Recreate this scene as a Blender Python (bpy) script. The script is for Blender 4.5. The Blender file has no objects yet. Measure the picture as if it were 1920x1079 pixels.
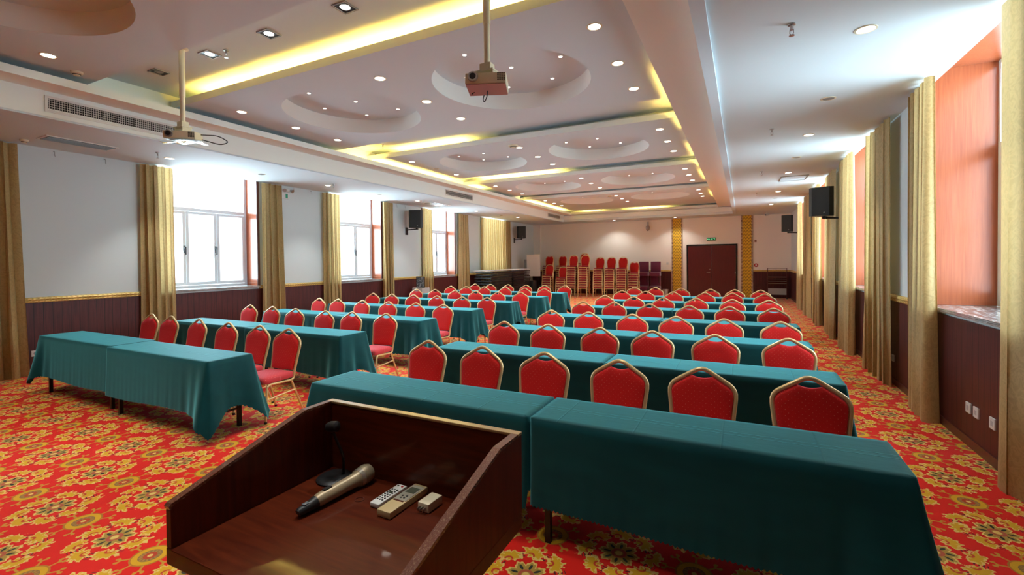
import bpy, bmesh, math, random
from mathutils import Vector, Matrix
from math import sin, cos, pi, radians, sqrt, exp
random.seed(7)
sc = bpy.context.scene
COL = sc.collection
sc.view_settings.view_transform = 'Standard'
sc.view_settings.look = 'None'
sc.view_settings.gamma = 1
sc.view_settings.use_curve_mapping = False
sc.view_settings.exposure = 0.78

# ------------------------------------------------------------------ node helpers
class E:
    """tiny expression wrapper around Math nodes"""
    def __init__(s, nt, sock): s.nt = nt; s.k = sock
    def _op(s, op, *a):
        n = s.nt.nodes.new('ShaderNodeMath'); n.operation = op
        for i, v in enumerate((s,) + a):
            if isinstance(v, E): s.nt.links.new(v.k, n.inputs[i])
            else: n.inputs[i].default_value = v
        return E(s.nt, n.outputs[0])
    def __add__(s, o): return s._op('ADD', o)
    def __sub__(s, o): return s._op('SUBTRACT', o)
    def __mul__(s, o): return s._op('MULTIPLY', o)
    def __truediv__(s, o): return s._op('DIVIDE', o)
    __radd__ = __add__; __rmul__ = __mul__
    def __rsub__(s, o): return (s * -1) + o
    def sin(s): return s._op('SINE')
    def cos(s): return s._op('COSINE')
    def abs(s): return s._op('ABSOLUTE')
    def sqrt(s): return s._op('SQRT')
    def floor(s): return s._op('FLOOR')
    def fmod(s, m): return s._op('FLOORED_MODULO', m)
    def atan2(s, o): return s._op('ARCTAN2', o)
    def lt(s, v): return s._op('LESS_THAN', v)
    def gt(s, v): return s._op('GREATER_THAN', v)
    def mn(s, v): return s._op('MINIMUM', v)
    def mx(s, v): return s._op('MAXIMUM', v)
    def pw(s, v): return s._op('POWER', v)

def rgb(c): return (c[0], c[1], c[2], 1.0)
def mat(name, col, rough=0.5, metal=0.0, spec=0.5, sheen=0.0, coat=0.0, emit=None, estr=0.0, sheen_tint=None, coat_rough=0.08):
    m = bpy.data.materials.new(name); m.use_nodes = True
    b = m.node_tree.nodes['Principled BSDF']
    b.inputs['Base Color'].default_value = rgb(col)
    b.inputs['Roughness'].default_value = rough
    b.inputs['Metallic'].default_value = metal
    b.inputs['Specular IOR Level'].default_value = spec
    b.inputs['Sheen Weight'].default_value = sheen
    if sheen_tint: b.inputs['Sheen Tint'].default_value = rgb(sheen_tint)
    b.inputs['Coat Weight'].default_value = coat
    b.inputs['Coat Roughness'].default_value = coat_rough
    if emit:
        b.inputs['Emission Color'].default_value = rgb(emit); b.inputs['Emission Strength'].default_value = estr
    return m
def P(m): return m.node_tree.nodes['Principled BSDF']
def N(m, t): return m.node_tree.nodes.new(t)
def L(m, a, b): m.node_tree.links.new(a, b)
def coord(m, kind='Object', scale=None, rot=None):
    tc = N(m, 'ShaderNodeTexCoord')
    if scale is None and rot is None: return tc.outputs[kind]
    mp = N(m, 'ShaderNodeMapping')
    if scale: mp.inputs['Scale'].default_value = scale
    if rot: mp.inputs['Rotation'].default_value = rot
    L(m, tc.outputs[kind], mp.inputs['Vector']); return mp.outputs[0]
def xyz(m, kind='Object'):
    s = N(m, 'ShaderNodeSeparateXYZ'); L(m, coord(m, kind), s.inputs[0])
    return [E(m.node_tree, s.outputs[i]) for i in range(3)]
def noise(m, scale, detail=3, vec=None, dist=0.0):
    n = N(m, 'ShaderNodeTexNoise'); n.inputs['Scale'].default_value = scale; n.inputs['Detail'].default_value = detail
    n.inputs['Distortion'].default_value = dist
    if vec is not None: L(m, vec, n.inputs['Vector'])
    return n.outputs['Fac']
def ramp(m, fac, stops):
    r = N(m, 'ShaderNodeValToRGB'); el = r.color_ramp.elements
    while len(el) > 1: el.remove(el[-1])
    el[0].position, el[0].color = stops[0][0], rgb(stops[0][1])
    for p, c in stops[1:]:
        e = el.new(p); e.color = rgb(c)
    L(m, fac, r.inputs['Fac']); return r.outputs['Color']
def mix(m, fac, a, b):
    n = N(m, 'ShaderNodeMix'); n.data_type = 'RGBA'
    for sock, v in ((n.inputs[0], fac), (n.inputs[6], a), (n.inputs[7], b)):
        if isinstance(v, E): L(m, v.k, sock)
        elif isinstance(v, bpy.types.NodeSocket): L(m, v, sock)
        elif isinstance(v, tuple): sock.default_value = rgb(v)
        else: sock.default_value = v
    return n.outputs[2]
def bump(m, h, strength=0.3, dist=0.01):
    b = N(m, 'ShaderNodeBump'); b.inputs['Strength'].default_value = strength; b.inputs['Distance'].default_value = dist
    L(m, h.k if isinstance(h, E) else h, b.inputs['Height']); L(m, b.outputs[0], P(m).inputs['Normal'])
def setcol(m, s): L(m, s, P(m).inputs['Base Color'])

# ------------------------------------------------------------------ materials
M = {}
M['wall'] = mat('wall_paint', (0.66, 0.72, 0.73), 0.85); bump(M['wall'], noise(M['wall'], 60, 2), 0.05, 0.002)
M['wallback'] = mat('wall_paint_lamp_tint', (0.93, 0.86, 0.77), 0.9)  # warm downlight glow on the far wall put into its base colour
M['liplit'] = mat('ceiling_trim_painted_light', (0.88, 0.93, 0.90), 0.75)  # lighter than the panels: light on upright ceiling faces put into the colour
M['ceil'] = mat('ceiling_paint', (0.64, 0.74, 0.80), 0.8)
M['soff'] = mat('soffit_paint', (0.66, 0.75, 0.79), 0.8); bump(M['ceil'], noise(M['ceil'], 45, 2), 0.04, 0.002)
M['white'] = mat('white_plastic', (0.75, 0.75, 0.72), 0.4)
M['cream'] = mat('cream_enamel', (0.78, 0.70, 0.50), 0.35)
M['black'] = mat('black_plastic', (0.012, 0.012, 0.013), 0.45)
M['blackm'] = mat('black_metal', (0.015, 0.013, 0.013), 0.35, 0.3)
M['dark'] = mat('dark_void', (0.01, 0.01, 0.01), 0.9)
M['steel'] = mat('brushed_steel', (0.45, 0.44, 0.43), 0.3, 0.9)
M['frame'] = mat('white_window_frame', (0.80, 0.84, 0.88), 0.4)
M['red'] = mat('red_plastic', (0.5, 0.02, 0.015), 0.4)
M['screen'] = mat('lcd_screen', (0.09, 0.10, 0.07), 0.2)
M['greensign'] = mat('green_sign', (0.003, 0.06, 0.025), 0.4, emit=(0.0, 0.35, 0.12), estr=0.04)
M['glyph'] = mat('sign_glyph', (0.3, 0.8, 0.4), 0.5, emit=(0.25, 1.0, 0.45), estr=.35)
M['purple'] = mat('purple_chair_cover', (0.14, 0.012, 0.055), 0.8, sheen=0.4)
M['pedestal'] = mat('white_carton', (0.6, 0.57, 0.56), 0.7)

m = M['wood'] = mat('dark_mahogany_wainscot', (0.1, 0.02, 0.02), 0.45, spec=.35, coat=0.08)
X, Y, Z = xyz(m)
g = noise(m, 3.0, 5, coord(m, scale=(14, 14, 0.8)), 0.6)
base = ramp(m, g, [(0.3, (0.060, 0.011, 0.012)), (0.7, (0.110, 0.020, 0.020))])
gr = (X + Y).fmod(0.11); groove = gr.lt(0.006)
setcol(m, mix(m, groove, base, (0.012, 0.004, 0.004)))
bump(m, groove * -1.0, 0.5, 0.004)

def wood(name, c1, c2, rough, coat, sc_=(10, 10, 0.7), coat_rough=0.08):
    m = mat(name, c1, rough, coat=coat, coat_rough=coat_rough)
    g = noise(m, 3.5, 6, coord(m, scale=sc_), 0.8)
    setcol(m, ramp(m, g, [(0.3, c1), (0.7, c2)])); return m
M['jamb'] = wood('orange_wood_jamb', (0.30, 0.062, 0.018), (0.40, 0.10, 0.032), 0.28, 0.5, (16, 16, 0.6), 0.2)
M['trimwood'] = wood('dark_brown_trim', (0.085, 0.02, 0.015), (0.13, 0.03, 0.02), 0.35, 0.3)
M['door'] = wood('dark_red_door', (0.085, 0.006, 0.008), (0.12, 0.010, 0.012), 0.35, 0.3)
M['lectern'] = wood('glossy_mahogany', (0.06, 0.0075, 0.0015), (0.11, 0.016, 0.003), 0.40, 0.22, (1.5, 14, 14), 0.04)
P(M['lectern']).inputs['Specular IOR Level'].default_value = .2
M['lecternv'] = wood('glossy_mahogany_sides', (0.06, 0.0065, 0.0015), (0.105, 0.013, 0.003), 0.4, 0.10, (12, 12, 1.0), 0.08)
P(M['lecternv']).inputs['Specular IOR Level'].default_value = .2
m = M['lecedge'] = mat('worn_lacquer_edge', (0.16, 0.05, 0.025), 0.25, coat=0.6)
n1 = noise(m, 55, 4)
setcol(m, ramp(m, n1, [(0.50, (0.12, 0.035, 0.02)), (0.62, (0.20, 0.075, 0.04)), (0.70, (0.55, 0.38, 0.22))]))

m = M['gold'] = mat('gold_moulding', (0.75, 0.48, 0.14), 0.4, 0.35)
X, Y, Z = xyz(m)
q = ((X + Y) * 95).sin() * (Z * 150).sin()
setcol(m, mix(m, q.gt(0.25), (0.74, 0.53, 0.18), (0.52, 0.33, 0.09))); bump(m, q, 0.4, 0.004)
M['goldframe'] = mat('gold_painted_tube', (0.78, 0.56, 0.27), 0.32, 0.45)
m = M['goldpanel'] = mat('gold_wallpaper_panel', (0.7, 0.42, 0.03), 0.5, 0.2)
X, Y, Z = xyz(m)
q = (Z * 45 + (X * 55).sin() * 1.6).sin()
setcol(m, mix(m, q.gt(0.35), (0.80, 0.50, 0.03), (0.42, 0.24, 0.02))); bump(m, q, 0.4, 0.004)
m = M['beads'] = mat('beaded_edge', (0.4, 0.22, 0.1), 0.5, 0.2)
X, Y, Z = xyz(m)
q = (Z * 100).sin()
setcol(m, mix(m, q.gt(0.2), (0.16, 0.06, 0.03), (0.75, 0.62, 0.40)))

m = M['marble'] = mat('grey_marble_sill', (0.3, 0.3, 0.3), 0.15, coat=0.4)
n1 = noise(m, 9, 8, None, 1.6)
setcol(m, ramp(m, n1, [(0.35, (0.10, 0.09, 0.09)), (0.52, (0.28, 0.25, 0.24)), (0.6, (0.75, 0.72, 0.70)), (0.68, (0.2, 0.18, 0.17))]))

m = M['curtain'] = mat('gold_damask_curtain', (0.46, 0.30, 0.09), 0.5, sheen=0.3, sheen_tint=(1, 0.85, 0.5))
n1 = noise(m, 14, 5, coord(m, scale=(1, 1, 0.7)), 2.2)
setcol(m, ramp(m, n1, [(0.38, (0.43, 0.295, 0.115)), (0.50, (0.56, 0.40, 0.17)), (0.62, (0.44, 0.305, 0.12))]))
bump(m, n1, 0.06, 0.003)
nt = m.node_tree
tr = N(m, 'ShaderNodeBsdfTranslucent'); tr.inputs['Color'].default_value = (0.70, 0.50, 0.22, 1)
mx = N(m, 'ShaderNodeMixShader'); mx.inputs[0].default_value = 0.22
L(m, P(m).outputs[0], mx.inputs[1]); L(m, tr.outputs[0], mx.inputs[2]); L(m, mx.outputs[0], nt.nodes['Material Output'].inputs['Surface'])

m = M['fabric'] = mat('red_dotted_upholstery', (0.55, 0.015, 0.012), 0.8, spec=.25, sheen=0.30, sheen_tint=(1, 0.35, 0.5))
X, Y, Z = xyz(m)
dot = ((X * 170).sin() * (Z * 170).sin() * (1.0) + 0.0).gt(0.965)
n1 = noise(m, 260, 2)
setcol(m, mix(m, dot, ramp(m, n1, [(0.35, (0.58, 0.007, 0.005)), (0.65, (0.70, 0.014, 0.009))]), (0.80, 0.25, 0.16)))
bump(m, n1, 0.2, 0.001)
m = M['seatfab'] = mat('red_seat_upholstery', (0.60, 0.03, 0.04), 0.7, sheen=0.35, sheen_tint=(1, 0.5, 0.65))
X, Y, Z = xyz(m)
dot = ((X * 170).sin() * (Y * 170).sin()).gt(0.965)
setcol(m, mix(m, dot, (0.60, 0.03, 0.04), (0.85, 0.42, 0.38)))

M['maroon'] = mat('maroon_seat', (0.26, 0.012, 0.02), .8)
M['fabric2'] = mat('dark_red_backrest', (0.42, 0.010, 0.008), .8, spec=.25)
m = M['cloth'] = mat('green_tablecloth', (0.002, 0.07, 0.07), 0.6, spec=0.15, sheen=0.9, sheen_tint=(0.18, 0.78, 0.88)); P(M['cloth']).inputs['Sheen Roughness'].default_value = 0.4
X, Y, Z = xyz(m)
cx = ((X + 0.06).fmod(0.43) - 0.2).abs(); cy = (Y.abs() - 0.02).abs()
cr = (1.0 - (cx / 0.006).mn(1.0)).mx(1.0 - (cy / 0.005).mn(1.0))
n1 = noise(m, 5, 2, None, 0.3)
setcol(m, ramp(m, n1, [(0.3, (0.0014, 0.043, 0.050)), (0.7, (0.0018, 0.056, 0.065))]))
bump(m, cr * Z.gt(.74) + E(m.node_tree, noise(m, 12, 2, coord(m, scale=(1, 2, 1)))) * 0.6, 0.35, 0.004)

# carpet --------------------------------------------------------------
m = M['carpet'] = mat('floral_medallion_carpet', (0.7, 0.03, 0.01), 0.9, spec=0.15, sheen=0.15)
X, Y, Z = xyz(m)
PX, PY = 0.403, 0.396
u = (X + 5.47) / PX + 0.5; v = (Y - 1.41) / PY + 0.5
iu = u.floor(); iv = v.floor()
fx = (u - iu - 0.5) * PX; fy = (v - iv - 0.5) * PY
par = (iu + iv).fmod(2.0)                 # 1 -> big medallion, 0 -> wheel
# big medallions overflow their cell: work in a lattice of big centres (rotated checkerboard)
su = ((X + 5.47) / PX + (Y - 1.41) / PY - 1.0) / 2.0; sv = ((X + 5.47) / PX - (Y - 1.41) / PY - 1.0) / 2.0
su = su + 0.5; sv = sv + 0.5
du = su - su.floor() - 0.5; dv = sv - sv.floor() - 0.5
bx_ = (du + dv) * PX; by_ = (du - dv) * PY
r = (bx_ * bx_ + by_ * by_).sqrt(); th = by_.atan2(bx_)
nz = E(m.node_tree, noise(m, 38, 2, coord(m)))
fold = (th + 0.25).fmod(pi / 4) - pi / 8
lu = r * fold.cos() - 0.185; lv = r * fold.sin()
tilt = 0.5
au = lu * cos(tilt) - lv * sin(tilt); av = lu * sin(tilt) + lv * cos(tilt)
la = av.atan2(au)
lr = ((au / 0.050) * (au / 0.050) + (av / 0.078) * (av / 0.078)).sqrt()
edge = (la * 9).sin() * 0.13 + (nz - 0.5) * 1.3 + 0.93
leaf = lr.lt(edge); leafin = lr.lt(edge - 0.24)
hook = ((lu + 0.022) * (lu + 0.022) + (lv - 0.02) * (lv - 0.02)).sqrt()
hook = (hook - 0.019).abs().lt(0.006)
pet = (th * 4).cos().abs()
pr = pet * 0.032 + 0.082 + (th * 24).sin() * 0.005
flower = r.lt(pr); flowin = r.lt(pr - 0.014)
pf = (th + pi / 8).fmod(pi / 4) - pi / 8
ou = r * pf.cos() - 0.066; ov = r * pf.sin()
oval = ((ou / 0.021) * (ou / 0.021) + (ov / 0.0085) * (ov / 0.0085)).lt(1.0)
ring2 = (r - 0.034).abs().lt(0.009); eye = r.lt(0.020)
RED = (0.80, 0.012, 0.004); YEL = (0.74, 0.40, 0.010); CRM = (0.84, 0.58, 0.16); OLV = (0.36, 0.24, 0.035); DRK = (0.03, 0.035, 0.025)
c = mix(m, leaf, RED, CRM); c = mix(m, leafin, c, YEL)
c = mix(m, leafin * hook, c, (0.62, 0.06, 0.02))
c = mix(m, flower, c, CRM); c = mix(m, flowin, c, (0.46, 0.29, 0.05)); c = mix(m, oval, c, DRK)
c = mix(m, ring2 * flower, c, (0.5, 0.10, 0.05)); c = mix(m, eye, c, CRM)
# stripes between the leaves
sfold = (th + 0.25 + pi / 8).fmod(pi / 4) - pi / 8
strp = (sfold.abs() * r).lt(0.013) * (r - 0.18).abs().lt(0.034) * (r * 330).sin().gt(0.1) * (1.0 - leaf)
c = mix(m, strp, c, (0.10, 0.02, 0.02))
# wheels
wr = (fx * fx + fy * fy).sqrt(); wt = fy.atan2(fx); isw = 1.0 - par
w1 = wr.lt(0.098) * isw
c = mix(m, w1, c, (0.50, 0.19, 0.02))
c = mix(m, wr.lt(0.088) * isw, c, YEL)
c = mix(m, wr.lt(0.058 ) * isw, c, (0.30, 0.16, 0.05))
c = mix(m, wr.lt(0.052) * (wt * 14).sin().gt(0.0) * isw, c, (0.48, 0.24, 0.05))
c = mix(m, wr.lt(0.034) * isw, c, (0.55, 0.06, 0.02))
c = mix(m, wr.lt(0.014) * isw, c, CRM)
wf = (wt + pi / 8).fmod(pi / 4) - pi / 8
wl = (wf * wr).abs()
spoke = wl.lt(0.006) * (wr - 0.122).abs().lt(0.028)
fork = (wl - (wr - 0.135) * 0.7).abs().lt(0.0065) * (wr - 0.150).abs().lt(0.017)
knob = (((wr - 0.158) / 0.013) * ((wr - 0.158) / 0.013) + (wl - 0.018) * (wl - 0.018) / 0.0001).lt(1.0)
c = mix(m, (spoke.mx(fork).mx(knob)) * isw, c, (0.62, 0.30, 0.03))
pile = noise(m, 420, 2, coord(m))
c2 = mix(m, E(m.node_tree, pile) * 0.35, c, mix(m, 0.55, c, (0.02, 0.0, 0.0)))
setcol(m, c2); bump(m, pile, 0.35, 0.003)

def glass_mat():
    m = bpy.data.materials.new('window_glass'); m.use_nodes = True; nt = m.node_tree; nt.nodes.clear()
    o = nt.nodes.new('ShaderNodeOutputMaterial'); t = nt.nodes.new('ShaderNodeBsdfTransparent'); g = nt.nodes.new('ShaderNodeBsdfGlossy')
    t.inputs[0].default_value = (0.97, 0.98, 1, 1); g.inputs['Roughness'].default_value = 0.05
    x = nt.nodes.new('ShaderNodeMixShader'); x.inputs[0].default_value = 0.05
    nt.links.new(t.outputs[0], x.inputs[1]); nt.links.new(g.outputs[0], x.inputs[2]); nt.links.new(x.outputs[0], o.inputs[0]); return m
M['glass'] = glass_mat()
def emat(name, c, s):
    m = bpy.data.materials.new(name); m.use_nodes = True; nt = m.node_tree; nt.nodes.clear()
    o = nt.nodes.new('ShaderNodeOutputMaterial'); e = nt.nodes.new('ShaderNodeEmission')
    e.inputs[0].default_value = rgb(c); e.inputs[1].default_value = s; nt.links.new(e.outputs[0], o.inputs[0]); return m
M['lamp'] = emat('lit_lamp_lens', (1.0, 0.93, 0.80), 6)
M['lampoff'] = mat('unlit_lamp_lens', (0.22, 0.24, 0.25), 0.35, 0.2)
M['dulsteel'] = mat('dull_steel', (0.30, 0.29, 0.28), 0.5, 0.3)
M['led'] = emat('warm_cove_tube', (1.0, 0.60, 0.11), 62)

# ------------------------------------------------------------------ mesh builder
class MB:
    def __init__(s): s.bm = bmesh.new()
    def box(s, x0, x1, y0, y1, z0, z1, bev=0.0):
        vs = [s.bm.verts.new(p) for p in ((x0,y0,z0),(x1,y0,z0),(x1,y1,z0),(x0,y1,z0),(x0,y0,z1),(x1,y0,z1),(x1,y1,z1),(x0,y1,z1))]
        fs = [s.bm.faces.new([vs[i] for i in q]) for q in ((0,3,2,1),(4,5,6,7),(0,1,5,4),(1,2,6,5),(2,3,7,6),(3,0,4,7))]
        if bev > 0:
            es = list({e for f in fs for e in f.edges})
            bmesh.ops.bevel(s.bm, geom=es, offset=bev, segments=2, affect='EDGES', profile=0.6)
        return s
    def cyl(s, p0, p1, r0, r1=None, seg=16, caps=True):
        return s.tube([p0, p1], [r0, r0 if r1 is None else r1], seg, caps=caps)
    def tube(s, pts, r, seg=8, closed=False, caps=True, flat=1.0, up=None):
        pts = [Vector(p) for p in pts]; n = len(pts)
        rs = r if isinstance(r, (list, tuple)) else [r] * n
        rings = []; prev = None
        for i, p in enumerate(pts):
            if closed: t = pts[(i + 1) % n] - pts[i - 1]
            else: t = pts[min(i + 1, n - 1)] - pts[max(i - 1, 0)]
            t.normalize()
            if prev is None:
                a = Vector(up) if up else (Vector((0, 0, 1)) if abs(t.z) < 0.9 else Vector((0, 1, 0)))
            else: a = prev
            a = (a - t * a.dot(t)); a.normalize(); prev = a
            b = t.cross(a)
            rings.append([s.bm.verts.new(p + a * (cos(2*pi*k/seg) * rs[i] * flat) + b * (sin(2*pi*k/seg) * rs[i])) for k in range(seg)])
        m = n if closed else n - 1
        for i in range(m):
            A, B = rings[i], rings[(i + 1) % n]
            for k in range(seg):
                s.bm.faces.new((A[k], A[(k+1) % seg], B[(k+1) % seg], B[k]))
        if caps and not closed:
            s.bm.faces.new(rings[0][::-1]); s.bm.faces.new(rings[-1])
        return s
    def lathe(s, prof, c=(0, 0, 0), seg=24):
        """profile of (radius, z) about the vertical through c; consecutive rings joined"""
        c = Vector(c); rings = []
        for r, z in prof:
            if r < 1e-6: rings.append([s.bm.verts.new(c + Vector((0, 0, z)))])
            else: rings.append([s.bm.verts.new(c + Vector((cos(2*pi*k/seg)*r, sin(2*pi*k/seg)*r, z))) for k in range(seg)])
        for A, B in zip(rings, rings[1:]):
            if len(A) == 1 and len(B) == 1: continue
            for k in range(seg):
                k2 = (k + 1) % seg
                if len(A) == 1: s.bm.faces.new((A[0], B[k2], B[k]))
                elif len(B) == 1: s.bm.faces.new((A[k], A[k2], B[0]))
                else: s.bm.faces.new((A[k], A[k2], B[k2], B[k]))
        return s
    def prism(s, poly, axis, a, b):
        """extrude a 2D polygon along axis from a to b; poly in the other two axes in xyz order"""
        def p3(q, t):
            if axis == 'x': return (t, q[0], q[1])
            if axis == 'y': return (q[0], t, q[1])
            return (q[0], q[1], t)
        A = [s.bm.verts.new(p3(q, a)) for q in poly]; B = [s.bm.verts.new(p3(q, b)) for q in poly]
        n = len(poly); s.bm.faces.new(A[::-1]); s.bm.faces.new(B)
        for i in range(n): s.bm.faces.new((A[i], A[(i+1) % n], B[(i+1) % n], B[i]))
        return s
    def quad(s, *p):
        s.bm.faces.new([s.bm.verts.new(q) for q in p]); return s
    def grid(s, fn, nu, nv):
        V = [[s.bm.verts.new(fn(i / nu, j / nv)) for j in range(nv + 1)] for i in range(nu + 1)]
        for i in range(nu):
            for j in range(nv): s.bm.faces.new((V[i][j], V[i+1][j], V[i+1][j+1], V[i][j+1]))
        return s
    def build(s, name, m, parent=None, smooth=False, angle=35, loc=None, rot=None):
        bmesh.ops.recalc_face_normals(s.bm, faces=s.bm.faces)
        me = bpy.data.meshes.new(name)
        if smooth:
            for f in s.bm.faces: f.smooth = True
            for e in s.bm.edges:
                if len(e.link_faces) == 2 and e.calc_face_angle(0) > radians(angle): e.smooth = False
        s.bm.to_mesh(me); s.bm.free(); me.materials.append(M[m] if isinstance(m, str) else m)
        o = bpy.data.objects.new(name, me); COL.objects.link(o)
        if parent: o.parent = parent
        if loc: o.location = loc
        if rot: o.rotation_euler = rot
        return o

def tag(o, label=None, cat=None, group=None, kind=None):
    if label: o['label'] = label
    if cat: o['category'] = cat
    if group: o['group'] = group
    if kind: o['kind'] = kind
    return o
def thing(name, label, cat, loc=(0, 0, 0), rz=0, group=None):
    o = bpy.data.objects.new(name, None); o.empty_display_size = 0.1; COL.objects.link(o)
    o.location = loc; o.rotation_euler = (0, 0, rz); return tag(o, label, cat, group)
def struct(o): o['kind'] = 'structure'; return o
def dup(root, loc, rz=0, label=None, group=None):
    r = root.copy(); COL.objects.link(r); r.location = loc; r.rotation_euler = (0, 0, rz)
    if label: r['label'] = label
    if group: r['group'] = group
    for ch in list(root.children):
        c = ch.copy(); COL.objects.link(c); c.parent = r
        for g in list(ch.children):
            d = g.copy(); COL.objects.link(d); d.parent = c
    return r
def rounded(pts, rad, n=4, closed=False):
    """round the corners of a 3D polyline"""
    pts = [Vector(p) for p in pts]; out = []; N_ = len(pts)
    for i, p in enumerate(pts):
        if not closed and i in (0, N_ - 1): out.append(p); continue
        a = pts[i - 1]; b = pts[(i + 1) % N_]
        r = rad[i] if isinstance(rad, (list, tuple)) else rad
        r = min(r, (a - p).length * 0.49, (b - p).length * 0.49)
        p0 = p + (a - p).normalized() * r; p1 = p + (b - p).normalized() * r
        for k in range(n + 1):
            t = k / n; out.append(p0 * (1-t)**2 + p * 2*t*(1-t) + p1 * t*t)
    return out
ORD = ['first', 'second', 'third', 'fourth', 'fifth', 'sixth', 'seventh', 'eighth', 'ninth', 'tenth', 'eleventh']

# ------------------------------------------------------------------ room constants
XL, XR, YF, YB = -9.75, 1.81, 22.14, -3.0
ZS, ZR, ZP, ZC = 3.508, 1.13, 4.0, 4.2     # side soffits, rail, ceiling panels, channel ceiling
XB, XC, XH, XG = -7.65, -7.27, -0.33, -0.88
YC = 20.9
LW = [(4.72 + 3.97 * k, 6.71 + 3.97 * k) for k in range(0, 4)]
RW = [(4.38 + 3.95 * k, 6.38 + 3.95 * k) for k in range(0, 4)]
WT = 0.55
# floor
struct(MB().box(XL - WT, XR + WT, YB - .1, YF + .1, -0.1, 0).build('floor', 'carpet'))
# ceiling slab and soffits
struct(MB().box(XL - WT, XR + WT, YB - .1, YF + .1, ZC + .1, ZC + .2).build('ceiling', 'ceil'))
b = MB()
for a, c in ((2.9, 4.18), (6.95, 8.23), (11.0, 12.28), (15.05, 16.33), (21.18, YF), (YB, -1.15)): b.box(XL - WT, XR + WT, a, c, ZC, ZC + .1)
struct(b.build('ceiling', 'ceil'))
b = MB(); b.box(XL, XB, YB, YF, ZS, ZS + .1)
b.box(XR - (XR - XH), XR, YB, YF, ZS, ZS + .1)
b.box(XB, XH, YC, YF, ZS, ZS + .1)
struct(b.build('ceiling', 'soff'))
# side fascias with their trough ledges
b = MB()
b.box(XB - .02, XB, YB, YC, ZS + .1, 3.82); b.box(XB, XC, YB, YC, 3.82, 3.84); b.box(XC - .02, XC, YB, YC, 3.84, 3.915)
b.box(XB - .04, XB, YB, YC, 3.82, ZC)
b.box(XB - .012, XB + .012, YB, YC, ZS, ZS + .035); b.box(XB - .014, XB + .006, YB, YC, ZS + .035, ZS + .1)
struct(b.build('ceiling', 'liplit'))
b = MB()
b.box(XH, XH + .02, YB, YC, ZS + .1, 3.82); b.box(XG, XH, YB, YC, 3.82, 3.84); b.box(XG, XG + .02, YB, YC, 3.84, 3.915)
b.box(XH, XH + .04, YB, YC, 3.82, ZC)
struct(b.build('ceiling', 'liplit'))
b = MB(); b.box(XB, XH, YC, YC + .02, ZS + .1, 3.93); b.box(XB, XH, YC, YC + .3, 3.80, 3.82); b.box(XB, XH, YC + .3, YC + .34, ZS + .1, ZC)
struct(b.build('ceiling', 'liplit'))
tr_ = MB().box(XH - .004, XH + .10, YB, YC, ZS - .035, ZS - .0005); struct(tr_.build('trim_1', 'ceil'))
tr_ = MB().box(XB - .09, XB + .004, YB, YC, ZS - .022, ZS - .0005); struct(tr_.build('trim_2', 'ceil'))

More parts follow.
